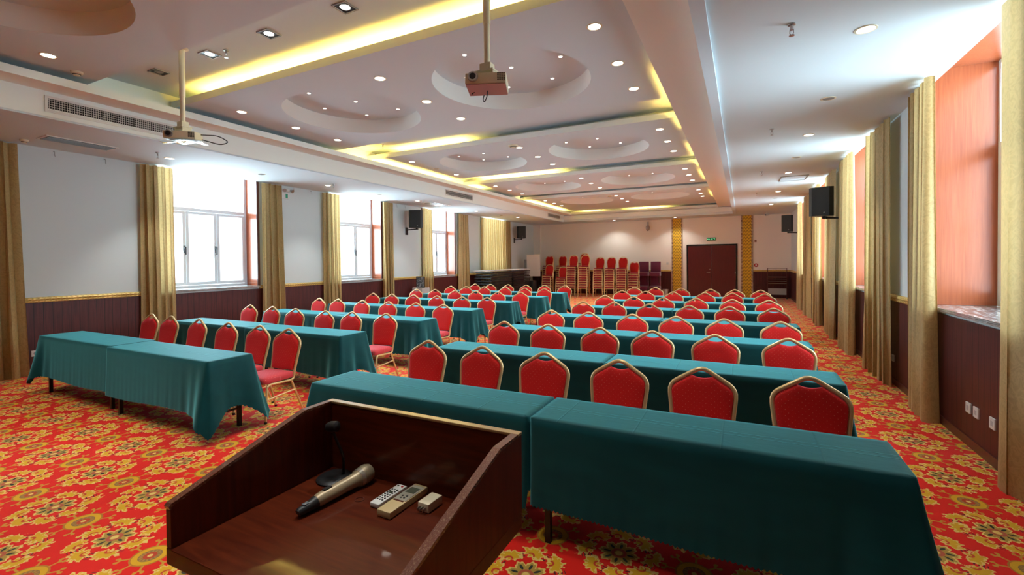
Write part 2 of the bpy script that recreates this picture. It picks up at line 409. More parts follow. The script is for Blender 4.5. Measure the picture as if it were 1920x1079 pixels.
# ceiling panels with round recesses
PAN = {'A': (-1.15, 2.9), 'B': (3.92, 6.95), 'C': (7.97, 11.0), 'D': (12.02, 15.05), 'E': (16.07, YC + .28)}
CXS = (-5.47, -2.70); CR = 1.03; ZRC = 4.24
def panel(y0, y1, cy, lip):
    x0, x1 = XB + .001, XH - .001
    bm = bmesh.new(); seg = 64
    # bottom face built cell by cell: one square per circle, the rest plain quads
    ys = y0 + (0.02 if lip else 0)
    def F(*p): bm.faces.new([bm.verts.new(q) for q in p])
    hs = CR + .12
    xs = [x0, CXS[0]-hs, CXS[0]+hs, CXS[1]-hs, CXS[1]+hs, x1]
    yy = [y0, cy-hs, cy+hs, y1]
    for i in range(5):
        for j in range(3):
            if j == 1 and i in (1, 3): continue
            F((xs[i], yy[j], ZP), (xs[i], yy[j+1], ZP), (xs[i+1], yy[j+1], ZP), (xs[i+1], yy[j], ZP))
    for cx in CXS:
        ring = []; sq = []; top = []
        for k in range(seg):
            a = 2*pi*(k+.5)/seg; ring.append(bm.verts.new((cx + CR*cos(a), cy + CR*sin(a), ZP)))
            top.append(bm.verts.new((cx + CR*cos(a), cy + CR*sin(a), ZRC)))
            mm = max(abs(cos(a)), abs(sin(a))); sq.append(bm.verts.new((cx + hs*cos(a)/mm, cy + hs*sin(a)/mm, ZP)))
        for k in range(seg):
            k2 = (k+1) % seg
            bm.faces.new((ring[k], ring[k2], sq[k2], sq[k])); bm.faces.new((ring[k], ring[k2], top[k2], top[k]))
            a1 = 2*pi*(k+.5)/seg; a2 = 2*pi*(k+1.5)/seg
            q1 = int(((a1 + pi/4) % (2*pi)) // (pi/2)); q2 = int(((a2 + pi/4) % (2*pi)) // (pi/2))
            if q1 != q2:
                am = (q1*pi/2 + pi/4); F((cx + hs*(1 if cos(am) > 0 else -1), cy + hs*(1 if sin(am) > 0 else -1), ZP), sq[k].co, sq[k2].co)
        bm.faces.new(top)
    # back edge, front lip, trough
    F((x0, y1, ZP), (x1, y1, ZP), (x1, y1, ZC), (x0, y1, ZC))
    if lip:
        F((x0, y0, ZP), (x1, y0, ZP), (x1, y0, ZP+.1), (x0, y0, ZP+.1)); F((x0, y0, ZP+.1), (x1, y0, ZP+.1), (x1, y0+.02, ZP+.1), (x0, y0+.02, ZP+.1))
        F((x0, y0+.02, ZP+.1), (x1, y0+.02, ZP+.1), (x1, y0+.02, ZP+.02), (x0, y0+.02, ZP+.02))
        F((x0, y0+.02, ZP+.02), (x1, y0+.02, ZP+.02), (x1, y0+.25, ZP+.02), (x0, y0+.25, ZP+.02))
        F((x0, y0+.25, ZP+.02), (x1, y0+.25, ZP+.02), (x1, y0+.25, ZC), (x0, y0+.25, ZC))
    else: F((x0, y0, ZP), (x1, y0, ZP), (x1, y0, ZC), (x0, y0, ZC))
    bmesh.ops.remove_doubles(bm, verts=bm.verts, dist=1e-5); bmesh.ops.recalc_face_normals(bm, faces=bm.faces)
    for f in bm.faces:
        if abs(f.normal.z) < .5: f.material_index = 1  # upright faces get the tone with light painted in
    for f in bm.faces:
        if abs(f.normal.z) < 0.1 and f.calc_area() < 0.05: f.smooth = True
    me = bpy.data.meshes.new('ceiling'); bm.to_mesh(me); bm.free(); me.materials.append(M['ceil']); me.materials.append(M['liplit'])
    o = bpy.data.objects.new('ceiling', me); COL.objects.link(o); struct(o)
CY = {'A': 1.37, 'B': 5.43, 'C': 9.48, 'D': 13.53, 'E': 17.58}
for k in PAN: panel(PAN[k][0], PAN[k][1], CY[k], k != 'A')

# ------------------------------------------------------------------ walls
def side_wall(nm, xw, sgn, wins):
    b = MB(); x0, x1 = (xw, xw + sgn * WT); x0, x1 = min(x0, x1), max(x0, x1)
    y = YB
    for a, c in wins:
        b.box(x0, x1, y, a, 0, ZC); b.box(x0, x1, a, c, 0, 1.13); y = c
        b.box(x0, x1, a, c, 3.66, ZC)
    b.box(x0, x1, y, YF + .1, 0, ZC)
    struct(b.build(nm, 'wall'))
side_wall('wall_left', XL, -1, LW); side_wall('wall_right', XR, 1, RW)
struct(MB().box(XL - WT, XR + WT, YF, YF + .15, 0, ZC).build('wall_back', 'wallback'))
struct(MB().box(XL - WT, XR + WT, YB - .15, YB, 0, ZC).build('wall_front', 'trimwood'))
# wainscot, rails
b = MB(); b.box(XL, XL + .018, YB, YF, 0.0, 1.10); b.box(XR - .018, XR, YB, YF, 0.0, 1.10)
struct(b.build('trim_3', 'wood'))
b = MB()
for x0, x1 in ((XL + .02, -2.90), (0.42, XR - .02)): b.box(x0, x1, YF - .018, YF, 0, 1.10)
struct(b.build('trim_4', 'wood'))
b = MB()
b.box(XL + .018, XL + .03, YB, YF, 0, .08); b.box(XR - .03, XR - .018, YB, YF, 0, .08)
struct(b.build('baseboard_left', 'trimwood'))
def rail(b, p, q):   # along y on a side wall
    pass
b = MB()
def rail_side(xw, s, a, c):
    prof = [(0, 1.10), (s*.030, 1.10), (s*.040, 1.115), (s*.030, 1.13), (s*.046, 1.15), (s*.034, 1.168), (s*.02, 1.18), (0, 1.182)]
    b.prism([(xw + p[0], p[1]) for p in prof], 'y', a, c)
def gaps(wins):
    y = YB; out = []
    for a, c in wins: out.append((y, a - .02)); y = c + .02
    out.append((y, YF)); return out
for a, c in gaps(LW): rail_side(XL, 1, a, c)
for a, c in gaps(RW): rail_side(XR, -1, a, c)
for x0, x1 in ((XL + .02, -2.90), (0.42, XR - .03)):
    b.prism([(YF, 1.10), (YF - .030, 1.10), (YF - .04, 1.115), (YF - .03, 1.13), (YF - .046, 1.15), (YF - .02, 1.18), (YF, 1.182)], 'x', x0, x1)
struct(b.build('trim_5', 'gold'))

# ------------------------------------------------------------------ windows
WINN = [0]
def window(xw, s, y0, y1, dep, head):
    WINN[0] += 1
    w = bpy.data.objects.new('window_%d' % WINN[0], None); COL.objects.link(w); w.location = (xw, (y0+y1)/2, 1.15); struct(w)
    cx, cy, cz = xw, (y0+y1)/2, 1.15
    def B(): return MB()
    def bx(b, xa, xb, ya, yb, za, zb, bev=0):
        xa, xb = sorted((xa, xb)); b.box(xa - cx, xb - cx, ya - cy, yb - cy, za - cz, zb - cz, bev)
    xg = xw + s * dep
    # jamb lining
    b = B(); bx(b, xw - s*.004, xg, y0, y0+.02, 1.17, head); bx(b, xw - s*.004, xg, y1-.02, y1, 1.17, head); bx(b, xw - s*.004, xg, y0+.02, y1-.02, head-.02, head)
    b.build('jamb', 'jamb', w)
    b = B(); bx(b, xw - s*.025, xw, y0-.035, y0+.025, 1.17, head-.16); bx(b, xw - s*.025, xw, y1-.025, y1+.035, 1.17, head-.16)
    b.build('architrave', 'trimwood', w)
    b = B(); bx(b, xw - s*.055, xg + s*.02, y0 - .03, y1 + .03, 1.13, 1.168, .004); b.build('sill', 'marble', w)
    # outer frame, transom, stiles
    b = B(); t = .05; zt = 2.78
    bx(b, xg, xg + s*.06, y0+.02, y0+.07, 1.17, head); bx(b, xg, xg + s*.06, y1-.07, y1-.02, 1.17, head)
    bx(b, xg, xg + s*.06, y0+.07, y1-.07, 1.17, 1.23); bx(b, xg, xg + s*.06, y0+.07, y1-.07, zt-.03, zt+.04); bx(b, xg, xg + s*.06, y0+.07, y1-.07, head-.06, head-.02)
    b.build('window_frame', 'frame', w)
    pw = (y1 - y0 - .14) / 3
    for i in range(3):
        a = y0 + .07 + pw * i; c = a + pw
        b = B()
        bx(b, xg - s*.012, xg + s*.04, a+.004, a+.06, 1.235, zt-.035, .004); bx(b, xg - s*.012, xg + s*.04, c-.06, c-.004, 1.235, zt-.035, .004)
        bx(b, xg - s*.012, xg + s*.04, a+.06, c-.06, 1.235, 1.30); bx(b, xg - s*.012, xg + s*.04, a+.06, c-.06, zt-.09, zt-.035)
        cs = b.build('casement', 'frame', w)
        b = B(); bx(b, xg + s*.012, xg + s*.018, a+.055, c-.055, 1.29, zt-.08); b.build('pane', 'glass', cs)
        if i < 2:
            b = B(); hy = c - .032
            bx(b, xg - s*.03, xg - s*.012, hy-.014, hy+.014, 1.90, 2.04, .003); bx(b, xg - s*.055, xg - s*.03, hy-.012, hy+.012, 1.98, 2.02); bx(b, xg - s*.062, xg - s*.045, hy-.012, hy+.012, 1.86, 2.02, .003)
            b.build('handle', 'black', cs)
    b = B(); bx(b, xg + s*.02, xg + s*.026, y0+.06, y1-.06, zt+.03, head-.05); b.build('pane', 'glass', w)
    return w
for y0, y1 in LW: window(XL, -1, y0, y1, .36, 3.66)
for y0, y1 in RW: window(XR, 1, y0, y1, .50, 3.66)

# daylight outside each window
def area(loc, rot, sx, sy, energy, col, name='daylight'):
    l = bpy.data.lights.new(name, 'AREA'); l.shape = 'RECTANGLE'; l.size = sx; l.size_y = sy; l.energy = energy; l.color = col
    o = bpy.data.objects.new(name, l); COL.objects.link(o); o.location = loc; o.rotation_euler = rot; return o
DAY = (0.66, 0.91, 1.0)
for y0, y1 in LW: area((XL - WT - 1.2, (y0+y1)/2, 2.45), (0, radians(-84), 0), 3.6, 3.4, 400, DAY)
for y0, y1 in RW: area((XR + WT + 1.3, (y0+y1)/2, 2.45), (0, radians(84), 0), 3.6, 3.4, 400, DAY)
w = bpy.data.worlds.new('World'); sc.world = w; w.use_nodes = True
w.node_tree.nodes['Background'].inputs[0].default_value = (0.90, 0.96, 1, 1); w.node_tree.nodes['Background'].inputs[1].default_value = 2.0

# ------------------------------------------------------------------ door, gilded strips
d = bpy.data.objects.new('door_1', None); COL.objects.link(d); d.location = (-1.21, YF, 0); struct(d)
b = MB(); b.box(-1.03, -.97, -.05, 0, 0, 2.25); b.box(.97, 1.03, -.05, 0, 0, 2.25); b.box(-1.03, 1.03, -.05, 0, 2.25, 2.31); b.build('door_frame', 'blackm', d)
for s in (-1, 1):
    b = MB(); xa, xb = sorted((s*.003, s*.965)); b.box(xa, xb, -.035, -.005, .01, 2.245, .004)
    lf = b.build('door_leaf', 'door', d)
    if s < 0:
        h = MB(); h.cyl((-.07, -.035, 1.07), (-.07, -.085, 1.07), .014); h.tube(rounded([(-.07, -.08, 1.07), (-.11, -.085, 1.07), (-.20, -.08, 1.065)], .02), .012, 8); h.cyl((-.07, -.035, 1.20), (-.07, -.05, 1.20), .022)
        h.build('door_handle', 'steel', lf, True)
b = MB(); b.box(.93, .96, -.05, -.03, 1.02, 1.10); b.build('hinge', 'steel', d)
for x0, x1, k in ((-2.88, -2.42, 6), (-0.04, 0.40, 7)):
    o = struct(MB().box(x0 + .05, x1 - .05, YF - .03, YF, 0, ZS).build('trim_%d' % k, 'goldpanel'))
    for s, xx in ((0, x0), (1, x1 - .05)):
        MB().box(xx, xx + .05, YF - .045, YF, 0, ZS).build('beaded_border', 'beads', o)
b = MB(); b.box(-2.32, -2.24, YF - .02, YF, 0, 2.33); b.box(-.17, -.10, YF - .02, YF, 0, 2.33); struct(b.build('trim_8', 'wallback'))
# pilaster near the left far corner
struct(MB().box(-9.75, -9.35, YF - .12, YF - .001, 1.19, ZS).build('wall_back', 'wallback'))

# ------------------------------------------------------------------ curtains
CURT = []
def curtain(label, xw, s, y0, y1, nf, group, top=ZS, bot=0.03, flare=.05, seed=1, mid=None, amp=.05):
    nf = nf if nf > 10 else nf * (1.0 if s > 0 else .85)
    rnd = random.Random(seed); ph = [rnd.uniform(0, 6) for _ in range(4)]
    cy = (y0 + y1) / 2; W = y1 - y0
    def fn(u, v):
        z = top + (bot - top) * v
        f = 2*pi*nf*u
        a = amp * (0.60 + 0.55 * v) * (0.8 + .35 * sin(3.1*u + ph[0]))
        x = a * (sin(f + ph[1] + .5*sin(2*v + ph[2])) + .28 * sin(2.3*f + ph[3] + v))
        y = (u - .5) * W * (1 + flare * 2 * v * v) + .018 * sin(2*f + ph[2]) * (1 + v) + .03 * v * sin(ph[0] + 3*u)
        return (x, y, z - .03)
    b = MB(); b.grid(fn, max(40, int(nf*14)), 26)
    # folded hem
    o = b.build('curtain', 'curtain', None, True, 80, loc=(xw + s * (.065 + amp), cy, 0))
    return tag(o, label, 'curtain', group)
lc = [((2.15, 2.84), 'gold curtain at the left edge of the photo, nearest on the left wall', 4.5),
      ((4.44, 4.96), 'gold curtain on the near side of the nearest left window', 4),
      ((6.74, 7.22), 'gold curtain on the far side of the nearest left window, above an exit sign', 3.2),
      ((8.45, 8.98), 'gold curtain on the near side of the second left window', 4),
      ((10.62, 11.08), 'gold curtain beyond the second left window, before the wall speaker', 3.5),
      ((12.60, 13.06), 'gold curtain right of the wall speaker, behind the framed picture', 3.5),
      ((14.78, 15.35), 'gold curtain on the far side of the third left window', 3.5)]
for i, ((a, c), lb, nf) in enumerate(lc): curtain(lb, XL, 1, a, c, nf, 'gold curtains along the window walls', seed=i, amp=.06)
curtain('wide closed gold curtain over the last left window behind the black tables', XL, 1, 16.5, 19.15, 15, None, seed=20, amp=.05, flare=.01)
rc = [((3.20, 4.60), 'large gold curtain at the right edge of the photo, nearest the camera', 5),
      ((5.97, 6.68), 'gold curtain on the far side of the nearest right window', 5),
      ((7.48, 8.62), 'gold curtain on the near side of the second right window', 6),
      ((9.58, 10.75), 'gold curtain on the far side of the second right window', 7),
      ((11.35, 12.5), 'gold curtain just behind the nearer right wall speaker', 6),
      ((13.4, 14.6), 'gold curtain on the far side of the third right window', 6),
      ((15.15, 16.3), 'gold curtain on the near side of the last right window', 6),
      ((17.3, 18.45), 'gold curtain farthest along the right wall, before the far speaker', 6)]
for i, ((a, c), lb, nf) in enumerate(rc): curtain(lb, XR, -1, a, c, nf, 'gold curtains along the window walls', seed=40 + i, amp=.06, flare=.012)

# ------------------------------------------------------------------ chairs
def yb(z): return .155 + (z - .46) * .20
def crown_half(off=0.0):
    return [(.178 - off, .44), (.182 - off, .50), (.215 - off, .79 - off*.2), (0, .925 - off)]
def make_chair(label, dome=False):
    t = thing('banquet_chair', label, 'chair')
    if not dome:
        pts = [(-.180, .40), (-.183, .50), (-.216, .795), (0, .925), (.216, .795), (.183, .50), (.180, .40)]; rr = [0, .05, .06, .055, .06, .05, 0]
    else:
        pts = [(-.172, .40), (-.175, .50), (-.208, .70), (-.192, .82), (-.155, .895), (-.07, .935), (.07, .935), (.155, .895), (.192, .82), (.208, .70), (.175, .50), (.172, .40)]; rr = [0, .05, .08, .06, .05, .05, .05, .05, .06, .08, .05, 0]
    pts = [(x, yb(z), z) for x, z in pts]
    pts[0] = (pts[0][0], .145, .40); pts[-1] = (pts[-1][0], .145, .40)
    MB().tube(rounded(pts, rr, 4), .0150, 8, flat=.85, up=(0, 1, 0)).build('back_frame', 'goldframe', t, True, 60)
    # padded backrest
    if not dome:
        out = [(-.166, .475), (-.203, .782), (-.07, .865), (-.035, .853), (0, .849), (.035, .853), (.07, .865), (.203, .782), (.166, .475)]
        r2 = [.02, .045, .01, .02, .02, .02, .01, .045, .02]
    else:
        out = [(-.160, .475), (-.195, .70), (-.178, .81), (-.142, .878), (-.075, .905), (-.03, .885), (.03, .885), (.075, .905), (.142, .878), (.178, .81), (.195, .70), (.160, .475)]
        r2 = [.02, .08, .05, .04, .02, .01, .01, .02, .04, .05, .08, .02]
    poly = rounded([(x, 0, z) for x, z in out], r2, 4, closed=True)
    c0 = Vector((0, 0, .67)); b = MB(); rings = []
    prof = [(.93, -.024, 0), (.985, -.019, 0), (1.0, -.006, 0), (1.0, .008, 0), (.97, .014, 0)]
    for sc_, dy, _ in [(.6, -.033, 0), (.82, -.030, 0)] + prof:
        rings.append([b.bm.verts.new((q.x*sc_, yb(.67 + (q.z-.67)*sc_) + dy, .67 + (q.z-.67)*sc_)) for q in poly])
    n = len(poly)
    b.bm.faces.new(rings[0]); b.bm.faces.new(rings[-1][::-1])
    for A, B in zip(rings, rings[1:]):
        for k in range(n): b.bm.faces.new((A[k], A[(k+1) % n], B[(k+1) % n], B[k]))
    b.build('backrest', 'fabric2' if dome else 'fabric', t, True, 50)
    # seat cushion
    b = MB(); rings = []
    base = rounded([(-.205, -.235, 0), (.205, -.235, 0), (.185, .15, 0), (-.185, .15, 0)], [.05, .05, .03, .03], 4, closed=True)
    for sc_, z in (((.94, .420), (.96, .428), (.96, .445), (.93, .458), (.85, .466), (.5, .470)) if dome else ((.98, .405), (1.0, .415), (1.0, .445), (.97, .462), (.88, .472), (.5, .478))):
        rings.append([b.bm.verts.new((q.x*sc_, -.04 + (q.y + .04)*sc_, z)) for q in base])
    n = len(base); b.bm.faces.new(rings[0][::-1]); b.bm.faces.new(rings[-1])
    for A, B in zip(rings, rings[1:]):
        for k in range(n): b.bm.faces.new((A[k], A[(k+1) % n], B[(k+1) % n], B[k]))
    b.build('seat', 'maroon' if dome else 'seatfab', t, True, 50)
    for s in (-1, 1):
        MB().tube(rounded([(s*.180, .160, .47), (s*.182, .143, .375), (s*.195, -.195, .395), (s*.215, -.235, 0)], [0, .06, .05, 0], 5), .0125, 8, up=(1, 0, 0)).build('leg', 'goldframe', t, True, 60)
        if not dome: MB().cyl((s*.215, -.235, 0), (s*.2145, -.234, .022), .0145, seg=10).build('foot', 'black', t.children[-1])
        MB().tube([(s*.188, .105, .385), (s*.222, .235, 0)], .0115, 8).build('leg', 'goldframe', t, True, 60)
        if not dome: MB().cyl((s*.222, .235, 0), (s*.220, .228, .022), .0135, seg=10).build('foot', 'black', t.children[-1])
        MB().tube([(s*.206, -.212, .24), (s*.201, .152, .27)], .009, 8).build('stretcher', 'goldframe', t, True, 60)
    if dome: MB().tube([(-.200, -.222, .392), (.200, -.222, .392)], .014, 8).build('seat_rail', 'goldframe', t, True)
    return t
RROWS = [[(-2.69,3.58),(-2.07,3.53),(-1.45,3.50),(-.84,3.47),(-.25,3.45),(.38,3.46)],
 [(-2.66,5.08),(-2.05,5.05),(-1.43,5.03),(-.85,5.01),(-.25,5.0),(.38,5.03)],
 [(-2.60,6.53),(-1.99,6.48),(-1.37,6.45),(-.79,6.42),(-.20,6.37),(.42,6.33)],
 [(-2.58,8.05),(-2.04,8.15),(-1.40,8.05),(-.78,8.0),(-.17,8.03),(.42,7.99)],
 [(-2.62,9.65),(-1.98,9.50),(-1.40,9.47),(-.79,9.55),(-.17,9.45),(.43,9.46)],
 [(-2.63,11.3),(-2.06,11.25),(-1.42,11.17),(-.76,11.16),(-.20,11.17),(.42,11.1)],
 [(-2.63,12.74),(-2.09,12.80),(-1.42,12.62),(-.70,12.45),(-.16,12.42),(.39,12.40)]]
LROWS = [[(-8.0,3.79),(-7.42,3.76),(-6.65,3.71),(-5.88,3.64),(-5.25,3.63),(-4.66,3.58)],
 [(-7.96,5.33),(-7.29,5.28),(-6.58,5.19),(-5.85,5.14),(-5.31,5.17),(-4.66,5.20)],
 [(-8.05,6.92),(-7.45,6.88),(-6.75,6.84),(-6.01,6.77),(-5.34,6.75),(-4.70,6.70)],
 [(-8.0,8.48),(-7.36,8.41),(-6.70,8.38),(-6.0,8.31),(-5.31,8.26),(-4.72,8.28)],
 [(-7.98,10.12),(-7.40,10.18),(-6.67,10.03),(-6.02,10.0),(-5.35,9.92),(-4.74,9.95)],
 [(-7.93,11.7),(-7.34,11.65),(-6.75,11.7),(-6.10,11.75),(-5.34,11.45),(-4.74,11.42)],
 [(-7.93,13.1),(-7.28,13.0),(-6.66,13.02),(-6.0,12.95),(-5.40,13.0),(-4.72,12.96)]]
TYR = [2.69, 4.27, 5.80, 7.36, 8.90, 10.48, 11.95]
TYL = [2.82, 4.42, 5.98, 7.56, 9.22, 10.80, 12.25]
protoA = make_chair('x'); first = True
rowname = ['nearest', 'second', 'third', 'fourth', 'fifth', 'sixth', 'farthest']
def chairrow(rows, side):
    global first
    for i, row in enumerate(rows):
        for j, (x, y) in enumerate(row):
            if side == 'R':
                lb = 'red gold-framed banquet chair behind the %s right-hand table row, %s' % (rowname[i], 'at the centre aisle end' if j == 0 else 'at the right window end' if j == 5 else ORD[j] + ' from the aisle')
            else:
                lb = 'red gold-framed banquet chair behind the %s left-hand table row, %s' % (rowname[i], 'at the left window end' if j == 0 else 'at the centre aisle end' if j == 5 else ORD[j] + ' from the window')
            rz = random.uniform(-.05, .05); loc = (x, y - .245, 0); g = 'banquet chairs set out in rows behind the tables'
            if first:
                protoA.location = loc; protoA.rotation_euler = (0, 0, rz); tag(protoA, lb, 'chair', g); first = False
            else: dup(protoA, loc, rz, lb, g)
chairrow(RROWS, 'R'); chairrow(LROWS, 'L')

# stacked chairs at the far wall
protoB = make_chair('y', True); firstB = True
PITCH = .105
STK = [  # x, y, n, name
 (-8.38, 20.6, 10, 'stack half hidden behind flip chart', 0),
 (-8.10, 19.9, 6, 'low stack beside the flip chart', 0),
 (-7.80, 20.9, 10, 'rear stack second right of flip chart', 0),
 (-7.42, 19.9, 5, 'low stack second from flip chart', 0),
 (-7.30, 20.95, 10, 'rear stack third right of flip chart', 0),
 (-6.98, 20.1, 10, 'left tall front stack before the gap', 0),
 (-6.72, 20.95, 11, 'tallest rear stack before the gap', 0),
 (-6.42, 20.1, 10, 'tall front stack bordering the gap', 0),
 (-5.78, 20.3, 9, 'left stack just right of the gap', 0),
 (-5.26, 20.3, 9, 'middle stack right of the gap', 0),
 (-4.74, 20.3, 9, 'third stack right of the gap', 0),
 (-4.28, 20.5, 7, 'shorter stack beside the purple chairs', 0)]
for x, y, n, nm, _ in STK:
    for k in range(n):
        lv = 'topmost in' if k == n-1 else 'lowest in' if k == 0 else ORD[n-1-k] + ' from top in'
        lb = 'red dome-backed chair, %s %s' % (lv, nm)
        loc = (x + random.uniform(-.006, .006), y + .006*k, k * PITCH); rz = random.uniform(-.015, .015)
        if firstB:
            protoB.location = loc; protoB.rotation_euler = (0, 0, rz); tag(protoB, lb, 'chair', 'stacked dome-backed chairs at the far wall'); firstB = False
        else: dup(protoB, loc, rz, lb, 'stacked dome-backed chairs at the far wall')
# purple covered chairs, stacked seat to seat
def purple_chair(label, loc, up=True):
    t = thing('covered_chair', label, 'chair', loc, 0, 'purple covered chairs by the far wall')
    b = MB(); b.box(-.22, .22, .13, .20, .42, .95, .02); b.build('backrest_cover', 'purple', t, True)
    b = MB(); b.box(-.225, .225, -.22, .20, .30, .47, .02); b.build('seat_cover', 'purple', t, True)
    for sx in (-1, 1):
        for yy in (-.19, .17): MB().box(sx*.19 - .014, sx*.19 + .014, yy - .014, yy + .014, 0, .31).build('leg', 'blackm', t)
    return t
for i, x in enumerate((-4.02, -3.50)):
    sd = ('left', 'right')[i]
    purple_chair('purple covered chair standing under the %s upper one by the gilded strip' % sd, (x, 21.35, 0))
    purple_chair('purple covered chair on top, %s of the pair by the gilded strip' % sd, (x, 21.40, .62))
purple_chair('purple covered chair half hidden behind the shorter red stack', (-4.50, 21.75, .55)); purple_chair('purple covered chair under the hidden upper one behind the red stacks', (-4.50, 21.72, 0))
purple_chair('purple covered chair seen through the gap between the stack groups', (-6.02, 21.5, 0))

# ------------------------------------------------------------------ tables and cloths
def make_table(label):
    t = thing('folding_table', label, 'table')
    MB().box(-.885, .885, -.215, .215, .72, .745, .004).build('tabletop', 'blackm', t)
    for sx in (-1, 1):
        for sy in (-1, 1):
            b = MB(); b.box(sx*.80 - .0175, sx*.80 + .0175, sy*.165 - .0175, sy*.165 + .0175, .0, .72, .002); b.build('leg', 'blackm', t)
        MB().box(sx*.80 - .008, sx*.80 + .008, -.15, .15, .18, .20).build('crossbar', 'blackm', t)
    return t
def cloth_mesh(x0, x1, W, le, re, seed, fine, drop=.52):
    """cloth over a table centred on y=0 from x0 to x1; le/re: True where the end hangs free"""
    rnd = random.Random(seed); h = .7505; ph = [rnd.uniform(0, 6.28) for _ in range(8)]
    hw = W/2; step = .012 if fine else .03
    P4 = [(x0, -hw), (x1, -hw), (x1, hw), (x0, hw)]
    pts = []
    for i in range(4):
        a = Vector((*P4[i], 0)); c = Vector((*P4[(i+1) % 4], 0)); n = (c - a).length; k = int(n / step)
        t = (c - a) / n; nrm = Vector((t.y, -t.x, 0))
        for q in range(k):
            s = (q + .5) / k * n; d0, d1 = s, n - s
            pts.append((a + t*s, nrm, min(d0, d1), i, d0 < d1))
    bm = bmesh.new(); n = len(pts)
    rc = .03
    rings = [[] for _ in range(14)]
    foldk = rnd.uniform(9, 13)
    for idx, (p, nrm, d, side, start) in enumerate(pts):
        corner = [(0 if start else 1), (1 if start else 2), (2 if start else 3), (3 if start else 0)][side]
        free = (re if corner in (1, 2) else le)
        sgn = Vector(((1 if corner in (1, 2) else -1), (1 if corner in (2, 3) else -1), 0)).normalized()
        endside = side in (1, 3)
        butt = (side == 1 and not re) or (side == 3 and not le)
        w = exp(-(d/.16)**2) if free else 0.0
        # rounded corner in plan
        q = p.copy()
        if d < rc:
            cc = Vector(((x1 - rc) if corner in (1, 2) else (x0 + rc), (hw - rc) if corner in (2, 3) else (-hw + rc), 0))
            dv = q - cc
            if dv.length > rc: q = cc + dv * (rc / dv.length)
        dirv = (nrm * (1 - .75*w) + sgn * .75 * w).normalized()
        D = drop + .015*sin(3*p.x + ph[0]) + (.10 * exp(-(d/.10)**2) if free else 0)
        if endside and free: D = drop - .09 + .22 * exp(-(d/.10)**2) - .04*sin(ph[5])
        flare = (.02 + .13 * w) if not butt else 0.0
        s = idx * .03 if not fine else idx * .012
        rip = (.006*sin(foldk*s + ph[1]) + .0085*sin(foldk*4.3*s + ph[2])*(.5+.5*sin(foldk*.37*s+ph[4])) + .005*sin(foldk*7.1*s + ph[6])) * ((.25 if seed < 20 else .5) if seed < 100 else (.10 if seed < 120 else 1.6)) if not butt else 0.0
        rip2 = (.028 if not fine else .020) * sin(d * 34 + ph[3]) * exp(-(d/.25)**2) if free else 0.0
        zz = (.006 if idx % 2 else -.006) if fine else (.004 if idx % 2 else -.004)
        ins = .012
        # top inset, edge rounding, skirt
        rings[0].append((min(max(q.x, x0 + .04), x1 - .04), min(max(q.y, -hw + .04), hw - .04), h))
        rings[1].append((min(max(q.x, x0 + .008), x1 - .008), min(max(q.y, -hw + .008), hw - .008), h - .0008))
        rings[2].append((q.x + dirv.x*.000, q.y + dirv.y*.000, h - .006))
        if butt: D = min(D, .44)
        for j in range(3, 14):
            t = (j - 2) / 11.0
            o = (.004 if not butt else .0) + flare * t**1.15 + (rip * t**1.3 + rip2 * t**1.2)
            o = max(o, .001)
            if butt: o = 0.0
            z = h - .006 - D * t + (zz if j == 13 else 0)
            rings[j].append((q.x + dirv.x*o, q.y + dirv.y*o, z))
    V = [[bm.verts.new(c) for c in r] for r in rings]
    bm.faces.new(V[0])
    for A, B in zip(V, V[1:]):
        for k in range(n): bm.faces.new((A[k], A[(k+1) % n], B[(k+1) % n], B[k]))
    bmesh.ops.recalc_face_normals(bm, faces=bm.faces)
    for f in bm.faces: f.smooth = True
    bm.faces.ensure_lookup_table(); bm.faces[0].smooth = False
    me = bpy.data.meshes.new('tablecloth'); bm.to_mesh(me); bm.free(); me.materials.append(M['cloth'])
    return me
tproto = make_table('t'); tfirst = True
def tables(side, ys):
    global tfirst
    for i, y in enumerate(ys):
        if side == 'R': spans = [(-2.985, -1.138), (-1.130, .66)]; shift = (0, .02, .0, .03, .0, .02, .03)[i]
        else: spans = [(-8.29, -6.40), (-6.392, -4.49)]; shift = (0, .0, .02, -.02, -.05, .03, .03)[i]
        for j, (a, c) in enumerate(spans):
            a += shift; c += shift; cx = (a + c) / 2
            if side == 'L': end = ('window end', 'aisle end')[j]; sd = 'left-hand'
            else: end = ('aisle end', 'right window end')[j]; sd = 'right-hand'
            y2 = y - .05 * (j if side == 'L' else 0) + (.025 if side == 'L' else 0)
            lb = 'dark folding table under a green cloth, %s of the %s %s row' % (end, rowname[i], sd)
            if tfirst: tproto.location = (cx, y2, 0); tag(tproto, lb, 'table', 'folding tables in rows'); tfirst = False
            else: dup(tproto, (cx, y2, 0), 0, lb, 'folding tables in rows')
            me = cloth_mesh(a - cx, c - cx, .455, j == 0, j == 1, i*10 + j + (100 if side == 'L' else 0), i < 2)
            o = bpy.data.objects.new('tablecloth', me); COL.objects.link(o); o.location = (cx, y2, 0)
            tag(o, 'green tablecloth on the %s table of the %s %s row' % (end, rowname[i], sd), 'tablecloth', 'green tablecloths on the table rows')
tables('R', TYR); tables('L', TYL)

